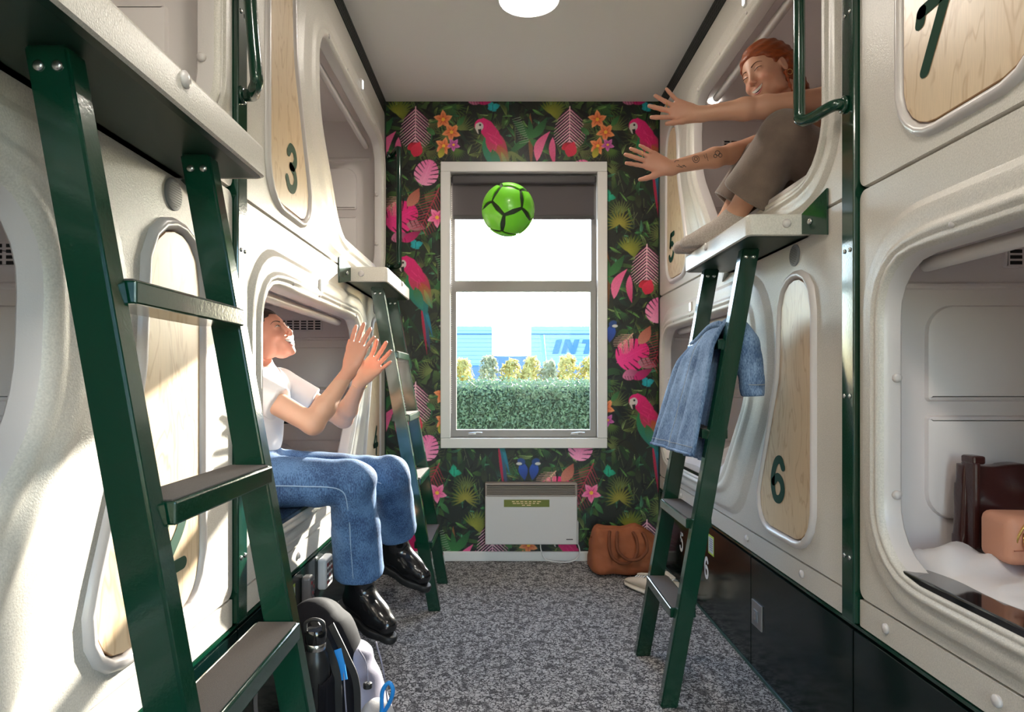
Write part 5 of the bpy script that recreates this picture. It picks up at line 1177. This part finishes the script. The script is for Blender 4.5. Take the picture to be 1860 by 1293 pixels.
child(MB().lathe([(0.034, 0.13), (0.036, 0.135), (0.036, 0.31), (0.033, 0.33), (0.026, 0.345), (0.025, 0.35)], (bx, by, 0), n=28), 'body', mat('bottle_black', (0.012, 0.012, 0.013, 1), 0.35), bt, smooth=True, sharp=50)
child(MB().lathe([(0.0245, 0.349), (0.0255, 0.351), (0.0255, 0.366), (0.024, 0.368)], (bx, by, 0), n=28), 'neck_ring', STEEL, bt, smooth=True, sharp=50)
child(MB().lathe([(0.027, 0.369), (0.028, 0.372), (0.028, 0.398), (0.025, 0.404), (0.0, 0.405)], (bx, by, 0), n=28), 'cap', BLACKG, bt, smooth=True, sharp=50)
child(MB().tube(bez([(bx-0.024, by-0.012, 0.40), (bx-0.022, by-0.014, 0.425), (bx, by-0.016, 0.434), (bx+0.022, by-0.014, 0.425), (bx+0.024, by-0.012, 0.40)], 6), 0.005, 8), 'cap_loop', BLACK, bt, smooth=True)
# ------------------------------------------------------------------ woman in a white tee on pod 4's sill, facing the aisle (+X)
def hem_cut(vol, p, n, r=0.15, k=0.004):
    p = np.array(p, np.float32); n = nrm(n).astype(np.float32)
    return vol.put(lambda P: np.maximum(((P-p)@n), np.sqrt(((P-p)**2).sum(-1))-r), p-r, p+r, k, True)
def mesh_part(vol, name, m, parent, inv=None):
    o = link(name, vol.mesh(name), m, parent, True)
    if inv is not None: o.matrix_parent_inverse = Matrix.Translation(-inv.location)
    return o
pa = thing('person', 'laughing woman in white tee, blue jeans and black boots clapping on the pod sill', 'person', loc=(-0.86, 2.28, 0.63))
HC = (-0.832, 2.28, 1.205); A_, T_, S_ = head_frame(HC, math.radians(-16), math.radians(27), math.radians(4), 0.88)
v = Vol((-1.04, 1.98, 0.14), (-0.36, 2.84, 1.38), 0.004)
v.cap((-0.885, 2.275, 0.74), (-0.865, 2.28, 1.02), 0.098, 0.108, 0.03, flat=((1, 0, 0), 1.2)); v.cap((-0.86, 2.15, 1.045), (-0.845, 2.41, 1.045), 0.05, 0.05, 0.05)
v.cap((-0.862, 2.28, 1.06), (-0.862, 2.28, 1.17), 0.048, 0.043, 0.03)
head(v, A_, T_, S_)
shR, elR, wrR = (-0.85, 2.135, 1.045), (-0.612, 2.085, 0.920), (-0.520, 2.205, 1.100)
shL, elL, wrL = (-0.825, 2.425, 1.045), (-0.605, 2.455, 0.915), (-0.512, 2.335, 1.062)
for sh, el, wr in ((shR, elR, wrR), (shL, elL, wrL)):
    v.cap(sh, el, 0.043, 0.033, 0.03); mid = np.array(el)*0.72+np.array(wr)*0.28; v.cap(el, mid, 0.0315, 0.034, 0.02); v.cap(mid, wr, 0.034, 0.0215, 0.02)
hand(v, wrR, (0.28, 0.16, 0.94), (0.25, 0.95, -0.1), False, spread=(0.14, 0.04, -0.08, -0.2), curl=(0.1, 0.08, 0.1, 0.12), thumb=(0.5, 0.3))
hand(v, wrL, (0.66, -0.10, 0.74), (-0.15, -0.95, 0.15), True, spread=(0.26, 0.08, -0.12, -0.3), curl=(0.15, 0.1, 0.12, 0.16), thumb=(0.6, 0.3))
v.cap((-0.885, 2.19, 0.715), (-0.52, 2.25, 0.70), 0.07, 0.052, 0.03); v.cap((-0.885, 2.36, 0.715), (-0.44, 2.50, 0.69), 0.07, 0.052, 0.03); v.cap((-0.52, 2.25, 0.70), (-0.529, 2.40, 0.30), 0.05, 0.036, 0.03); v.cap((-0.44, 2.50, 0.69), (-0.454, 2.75, 0.38), 0.05, 0.036, 0.03)
me = v.mesh('body'); V = vco(me); C = np.tile(np.array((0.60, 0.34, 0.235), np.float32), (len(V), 1))
for w_ in (wrR, wrL):
    d = np.linalg.norm(V-np.array(w_, np.float32), axis=1); q = np.clip((d-0.05)/0.1, 0, 1)*(V[:, 2] > w_[2]); C = C*(1-0.35*q[:, None])+np.array((0.66, 0.24, 0.17), np.float32)*0.35*q[:, None]
blush(V, C, A_, T_, HC, S_, (0.64, 0.24, 0.17)); paint(me, C)
body = link('body', me, SKIN, pa, True); body.matrix_parent_inverse = Matrix.Translation(-pa.location); face_parts(body, A_, T_, S_, (0.50, 0.17, 0.15, 1), (0.045, 0.026, 0.018, 1), 0.0175, 0.0046, 0.031)
v = Vol((-1.06, 2.12, 1.02), (-0.70, 2.44, 1.40), 0.004)
q_ = lambda *r: np.array(r)*S_
v.ell(T_(-0.018, 0, 0.042), q_(0.103, 0.083, 0.094), A_, 0.01); v.ell(T_(0.088, 0, -0.024), q_(0.085, 0.10, 0.093), A_, 0.010, True); v.ell(T_(0.02, 0, -0.10), q_(0.10, 0.09, 0.085), A_, 0.012, True); v.ell(T_(-0.115, 0, 0.03), q_(0.04, 0.042, 0.042), A_, 0.02)
v.warp(lambda P: 0.0015*np.sin(P[:, 2]*260+P[:, 1]*120)); mesh_part(v, 'hair', mat('hair_dark', srgb(46, 32, 26), 0.45, bump=0.5, bscale=220, stretch=(1, 1, 0.2)), pa, pa)
# tee
v = Vol((-1.04, 1.98, 0.70), (-0.60, 2.62, 1.16), 0.005)
v.cap((-0.885, 2.275, 0.80), (-0.865, 2.28, 1.005), 0.106, 0.118, 0.03, flat=((1, 0, 0), 1.15)); v.cap((-0.862, 2.15, 1.040), (-0.845, 2.41, 1.040), 0.059, 0.059, 0.05)
for sh, el in ((shR, elR), (shL, elL)):
    e = np.array(sh)*0.52+np.array(el)*0.48; v.cap(sh, e, 0.056, 0.057, 0.03); hem_cut(v, e+nrm(np.array(el)-np.array(sh))*0.004, nrm(np.array(sh)-np.array(el)), 0.075)
v.cap((-0.855, 2.28, 1.075), (-0.872, 2.28, 1.2), 0.064, 0.075, 0.006, True); v.warp(lambda P: 0.003*np.sin(P[:, 2]*50+P[:, 1]*34+P[:, 0]*45+1.5*np.sin(P[:, 1]*30))); v.plane((0, 0, 0.765), (0, 0, -1))
mesh_part(v, 'tee_shirt', mat('white_cotton', (0.74, 0.71, 0.72, 1), 0.9, bump=0.2, bscale=500, sheen=0.2), pa, pa)
# jeans
v = Vol((-1.04, 2.04, 0.22), (-0.28, 2.96, 0.86), 0.0055)
v.cap((-0.90, 2.21, 0.735), (-0.90, 2.345, 0.735), 0.105, 0.105, 0.04); v.cap((-0.89, 2.275, 0.74), (-0.882, 2.275, 0.86), 0.115, 0.108, 0.03, flat=((1, 0, 0), 1.1))
LEG = (((-0.885, 2.19, 0.722), (-0.525, 2.25, 0.705), (-0.529, 2.40, 0.290)), ((-0.885, 2.36, 0.722), (-0.440, 2.50, 0.690), (-0.454, 2.735, 0.395)))
for hp, kn, an in LEG:
    v.cap(hp, kn, 0.092, 0.078, 0.03); v.cap(kn, an, 0.078, 0.094, 0.02); e = np.array(an)*0.82+np.array(kn)*0.18
    hem_cut(v, e, np.array(kn)-np.array(an), 0.16); v.cap(e-0.3*(np.array(kn)-np.array(an))*0.05, np.array(an), 0.072, 0.08, 0.003, True)
    v.cap(e+0.02*nrm(np.array(kn)-np.array(an)), np.array(an)-0.03*nrm(np.array(kn)-np.array(an)), 0.078, 0.080, 0.003, True)
v.plane((0, 0, 0.832), (0.25, 0, 1)) if False else v.plane((-0.885, 0, 0.832), (0.12, 0, 1))
v.warp(lambda P: (0.0035*np.sin(P[:, 2]*34-P[:, 0]*40+P[:, 1]*12+2.5*np.sin(P[:, 1]*9+P[:, 0]*7))+0.002*np.sin(P[:, 0]*70+P[:, 2]*55+3*np.sin(P[:, 1]*15)))*np.clip(1.2-8*np.abs(np.hypot(P[:, 0]+0.50, P[:, 2]-0.66)-0.07), 0.25, 1))
jn = mesh_part(v, 'jeans', DENIM2, pa, pa)
for hp, kn, an in LEG:
    h_, k_, a_ = (Vector(p) for p in (hp, kn, an)); o3 = Vector((0, -1, 0)); pts = [h_.lerp(k_, 0.25)+o3*0.0925, h_.lerp(k_, 0.6)+o3*0.0885, k_.lerp(h_, 0.06)+o3*0.082+Vector((0, 0, -0.01)), k_.lerp(a_, 0.2)+o3*0.086, k_.lerp(a_, 0.5)+o3*0.0895, k_.lerp(a_, 0.82)+o3*0.0945]
    MB().tube(bez(pts, 8), 0.0022, 6).build('side_seam', mat('seam_pale', srgb(140, 166, 196), 0.8), jn, True)
# boots
LEATH = mat('boot_leather', (0.010, 0.010, 0.011, 1), 0.20, coat=0.4, bump=0.06, bscale=60)
for an, f in (((-0.529, 2.40, 0.294), (0.76, -0.60, -0.24)), ((-0.454, 2.745, 0.365), (0.80, -0.48, -0.28))):
    a = np.array(an); f = nrm(f); up = nrm(np.array((0, 0, 1))-f*f[2]); s_ = np.cross(f, up); kn = np.array((-0.52, 2.25, 0.705)) if an[1] < 2.6 else np.array((-0.44, 2.50, 0.69)); sd = nrm(kn-a)
    v = Vol(a-0.24, a+0.24, 0.004); v.cap(a-up*0.02, a+sd*0.13, 0.050, 0.056, 0.02); v.cap(a-f*0.022-up*0.050, a+f*0.10-up*0.058, 0.044, 0.043, 0.03); v.cap(a+f*0.10-up*0.062, a+f*0.165-up*0.066, 0.044, 0.036, 0.02)
    v.cap(a+f*0.01-up*0.01, a+f*0.12-up*0.05, 0.045, 0.036, 0.03)
    v.plane(a-up*0.090, -up)
    bt_ = mesh_part(v, 'boot', LEATH, pa, pa)
    v = Vol(a-0.26, a+0.26, 0.004); R3 = np.stack([f, s_, up], 1)
    pl = [(-0.068, 0.040, 0), (0.03, 0.040, 0), (0.13, 0.049, 0), (0.205, 0.030, 0)]
    for i in range(3): v.cap(a+f*pl[i][0]*0.85-up*0.103, a+f*pl[i+1][0]*0.9-up*0.103, pl[i][1], pl[i+1][1], 0.02)
    v.plane(a-up*0.090, up); v.plane(a-up*0.118, -up); v.cap(a-f*0.035-up*0.118, a-f*0.03-up*0.118, 0.04, 0.04, 0.004); v.plane(a-up*0.088, up); v.plane(a-up*0.134, -up)
    mesh_part(v, 'sole', BLACK, bt_)
    p0 = a+sd*0.01; MB().add([tuple(p0-s_*sg*0.0535+sd*q+f*w) for sg in (1,) for q, w in ((-0.02, 0.0), (0.10, -0.022), (0.10, 0.022))], [(0, 1, 2)]).build('elastic_gusset', BLACK, bt_)
axb = (Vector(wrL)-Vector(elL)).normalized(); ub = axb.orthogonal().normalized(); vb = axb.cross(ub)
child(MB().tube([Vector(wrL)-axb*0.02+(ub*math.cos(t)+vb*math.sin(t))*0.0255 for t in np.linspace(0, 2*math.pi, 25)[:-1]], 0.0022, 6, closed=True), 'bracelet', GOLD, pa, smooth=True)

# ------------------------------------------------------------------ red-haired woman reaching out of pod 5, facing the aisle (-X)
pb = thing('person', 'smiling red-haired woman in brown trousers and grey socks reaching out of the upper pod', 'person', loc=(1.12, 2.3, 1.68))
HB_ = (0.948, 2.33, 2.153); A2, T2, S2 = head_frame(HB_, math.radians(208), math.radians(-14), math.radians(16), 0.94)
v = Vol((0.42, 1.96, 1.50), (1.42, 2.70, 2.32), 0.004)
v.cap((1.22, 2.32, 1.78), (1.10, 2.32, 1.98), 0.105, 0.105, 0.04, flat=((1, 0, 0), 1.15)); v.cap((1.09, 2.185, 1.99), (1.085, 2.45, 1.985), 0.052, 0.052, 0.05); v.cap((1.08, 2.32, 2.0), (1.005, 2.34, 2.11), 0.050, 0.045, 0.03)
head(v, A2, T2, S2)
sL, eL, wL = (1.075, 2.165, 1.990), (0.872, 2.165, 1.972), (0.655, 2.20, 1.962)
sR, eR, wR = (1.07, 2.46, 1.985), (0.855, 2.42, 1.905), (0.600, 2.36, 1.832)
for sh, el, wr in ((sL, eL, wL), (sR, eR, wR)):
    v.cap(sh, el, 0.046, 0.036, 0.03); mid = np.array(el)*0.7+np.array(wr)*0.3; v.cap(el, mid, 0.0345, 0.0345, 0.02); v.cap(mid, wr, 0.0345, 0.0225, 0.02)
hand(v, wL, (-0.96, 0.02, 0.22), (0.10, -1, 0.0), True, spread=(0.26, 0.02, -0.24, -0.55), curl=(0.05, 0.05, 0.06, 0.08), thumb=(0.62, 0.1))
hand(v, wR, (-0.90, -0.05, 0.36), (-0.2, 1, 0.0), False, spread=(0.20, 0.06, -0.06, -0.2), curl=(0.05, 0.05, 0.06, 0.1), thumb=(0.95, 0.0))
LB = (((1.17, 2.25, 1.755), (0.925, 2.145, 1.865), (0.838, 2.36, 1.655)), ((1.17, 2.40, 1.755), (0.95, 2.42, 1.865), (0.850, 2.50, 1.660)))
for hp, kn, an in LB: v.cap(hp, kn, 0.07, 0.055, 0.03); v.cap(kn, an, 0.052, 0.036, 0.03); v.cap(an, np.array(an)+np.array((-0.02, 0.02, -0.05)), 0.036, 0.034, 0.02)
me = v.mesh('body'); V = vco(me); C = np.tile(np.array((0.56, 0.295, 0.195), np.float32), (len(V), 1))
for w_ in (wL, wR):
    q = np.clip((w_[0]-V[:, 0])/0.08, 0, 1); C = C*(1-0.3*q[:, None])+np.array((0.62, 0.27, 0.20), np.float32)*0.3*q[:, None]
blush(V, C, A2, T2, HB_, S2, (0.62, 0.22, 0.15))
paint(me, C)
body = link('body', me, SKIN, pb, True); body.matrix_parent_inverse = Matrix.Translation(-pb.location); face_parts(body, A2, T2, S2, (0.46, 0.14, 0.13, 1), (0.13, 0.055, 0.03, 1), 0.0135, 0.0026)
# line tattoos on the lower forearm
Bt = bvh_of(body); axd = (Vector(wR)-Vector(eR)); axn = Vector((axd.x, 0, axd.z)).normalized(); axp = Vector((-axn.z, 0, axn.x)); axp = axp if axp.z > 0 else -axp
def tattoo(pts):
    out = []
    for t_, h_ in pts:
        p = Vector(eR)+axd*t_+axp*h_; hh = Bt.ray_cast(Vector((p.x, 1.9, p.z)), Vector((0, 1, 0)))
        out.append((hh[0] if hh[0] is not None and hh[0].y > 2.25 else p+Vector((0, -0.03, 0)))+Vector((0, -0.0003, 0)))
    MB().tube(out, 0.0011, 5).build('tattoo_line', mat('tattoo_ink', (0.035, 0.04, 0.045, 1), 0.6), body, True)
cr = lambda t0, h0, r, n=16: [(t0+r*math.cos(6.2832*k/n)/0.27, h0+r*math.sin(6.2832*k/n)) for k in range(n+1)]
for pl in (cr(0.62, 0.003, 0.013), cr(0.62, 0.003, 0.007, 6), cr(0.30, 0.004, 0.009), cr(0.27, -0.006, 0.007), cr(0.34, -0.004, 0.006), [(0.45, 0.014), (0.46, 0.0), (0.45, -0.014)], [(0.49, 0.010), (0.485, -0.004)], [(0.78, -0.016), (0.82, -0.008), (0.86, -0.012), (0.92, -0.006)], [(0.80, -0.009), (0.84, -0.015), (0.89, -0.002)], [(0.86, 0.012), (0.90, 0.016), (0.93, 0.010)]): tattoo(pl)
v = Vol((0.82, 2.16, 1.98), (1.24, 2.52, 2.32), 0.004)
q_ = lambda *r: np.array(r)*S2
v.ell(T2(-0.020, 0, 0.046), q_(0.108, 0.087, 0.096), A2, 0.01); v.cap(T2(-0.075, 0, 0.02), T2(-0.10, 0, -0.11), 0.070, 0.055, 0.03, flat=(A2[:, 0], 1.1)); v.ell(T2(0.094, 0, -0.034), q_(0.090, 0.105, 0.100), A2, 0.010, True); v.ell(T2(0.045, 0, -0.10), q_(0.085, 0.10, 0.085), A2, 0.012, True)
for s in (-1, 1): v.cap(T2(-0.004, s*0.078, -0.006), T2(-0.004, s*0.090, -0.006), 0.026, 0.026, 0.01, True); v.cap(T2(0.008, s*0.073, -0.04), T2(0.010, s*0.066, -0.115), 0.007, 0.004, 0.006)
v.warp(lambda P: 0.0018*np.sin(((P-np.array(HB_, np.float32))@A2.astype(np.float32))[:, 2]*240+((P-np.array(HB_, np.float32))@A2.astype(np.float32))[:, 0]*70))
mesh_part(v, 'hair', mat('hair_auburn', srgb(136, 62, 22), 0.4, bump=0.6, bscale=160, var=0.35, vscale=60, stretch=(0.3, 1, 1.6)), pb, pb)
child(MB().tube([Vector(T2(-0.004, 0.084, -0.040))+Vector((0.009*math.cos(t), 0.002, 0.009*math.sin(t)-0.006)) for t in np.linspace(0, 2*math.pi, 17)[:-1]], 0.0016, 6, closed=True), 'earring', GOLD, pb, smooth=True)
COR = mat('brown_corduroy', srgb(108, 92, 82), 0.9, bump=0.5, bscale=260, var=0.18, vscale=16, sheen=0.3)
v = Vol((0.70, 2.0, 1.60), (1.40, 2.66, 2.06), 0.005)
v.cap((1.20, 2.26, 1.775), (1.20, 2.40, 1.775), 0.105, 0.105, 0.04)
for hp, kn, an in LB:
    kn = np.array(kn); an = np.array(an); v.cap(hp, kn, 0.098, 0.078, 0.03); v.cap(kn, kn*0.1+an*0.9, 0.080, 0.102, 0.02); e = kn*0.30+an*0.70; hem_cut(v, e, kn-an+np.array((0.04, 0, 0.0)), 0.17); v.cap(kn*0.5+an*0.5, an+(an-kn)*0.2, 0.068, 0.10, 0.004, True)
v.warp(lambda P: 0.003*np.sin(P[:, 0]*34+P[:, 2]*20+P[:, 1]*16+2.2*np.sin(P[:, 2]*14+P[:, 1]*9))); mesh_part(v, 'trousers', COR, pb, pb)
v = Vol((0.92, 2.08, 1.74), (1.42, 2.58, 2.10), 0.005)
v.cap((1.215, 2.32, 1.80), (1.105, 2.32, 1.965), 0.114, 0.114, 0.04, flat=((1, 0, 0), 1.1)); v.cap((1.05, 2.32, 2.02), (1.0, 2.32, 2.2), 0.09, 0.12, 0.008, True)
mesh_part(v, 'sleeveless_top', mat('brown_top', srgb(78, 66, 62), 0.9, bump=0.3, bscale=300), pb, pb)
SOCK = mat('grey_sock', srgb(170, 158, 150), 0.95, bump=0.7, bscale=420, var=0.2, vscale=240)
for (hp, kn, an), f in zip(LB, ((-0.83, 0.42, -0.10), (-0.85, 0.25, -0.10))):
    a = np.array(an)-np.array((0, 0, 0.012)); f = nrm(f); v = Vol(a-0.26, a+0.22, 0.0045); v.cap(a+np.array((0.004, -0.004, 0.01)), a+np.array((-0.006, 0.004, -0.035)), 0.041, 0.040, 0.02); h0 = a+np.array((0.006, 0, -0.048)); v.cap(h0, h0+f*0.10, 0.037, 0.035, 0.03); v.cap(h0+f*0.10, h0+f*0.175, 0.036, 0.026, 0.03); v.cap(a+f*0.02, h0+f*0.13, 0.036, 0.028, 0.03)
    v.plane((0, 0, 1.5575), (0, 0, -1)); mesh_part(v, 'sock', SOCK, pb, pb)
for w_, f in ((wL, (-0.96, 0.02, 0.22)), (wR, (-0.9, -0.05, 0.36))):
    c = Vector(w_)+Vector(f).normalized()*0.105; sg = 0.010
    child(MB().tube([c+Vector((0.002*math.cos(t), 0.0098*math.cos(t), 0.0098*math.sin(t)+sg)) for t in np.linspace(0, 2*math.pi, 15)[:-1]], 0.0014, 6, closed=True), 'finger_ring', GOLD, pb, smooth=True)
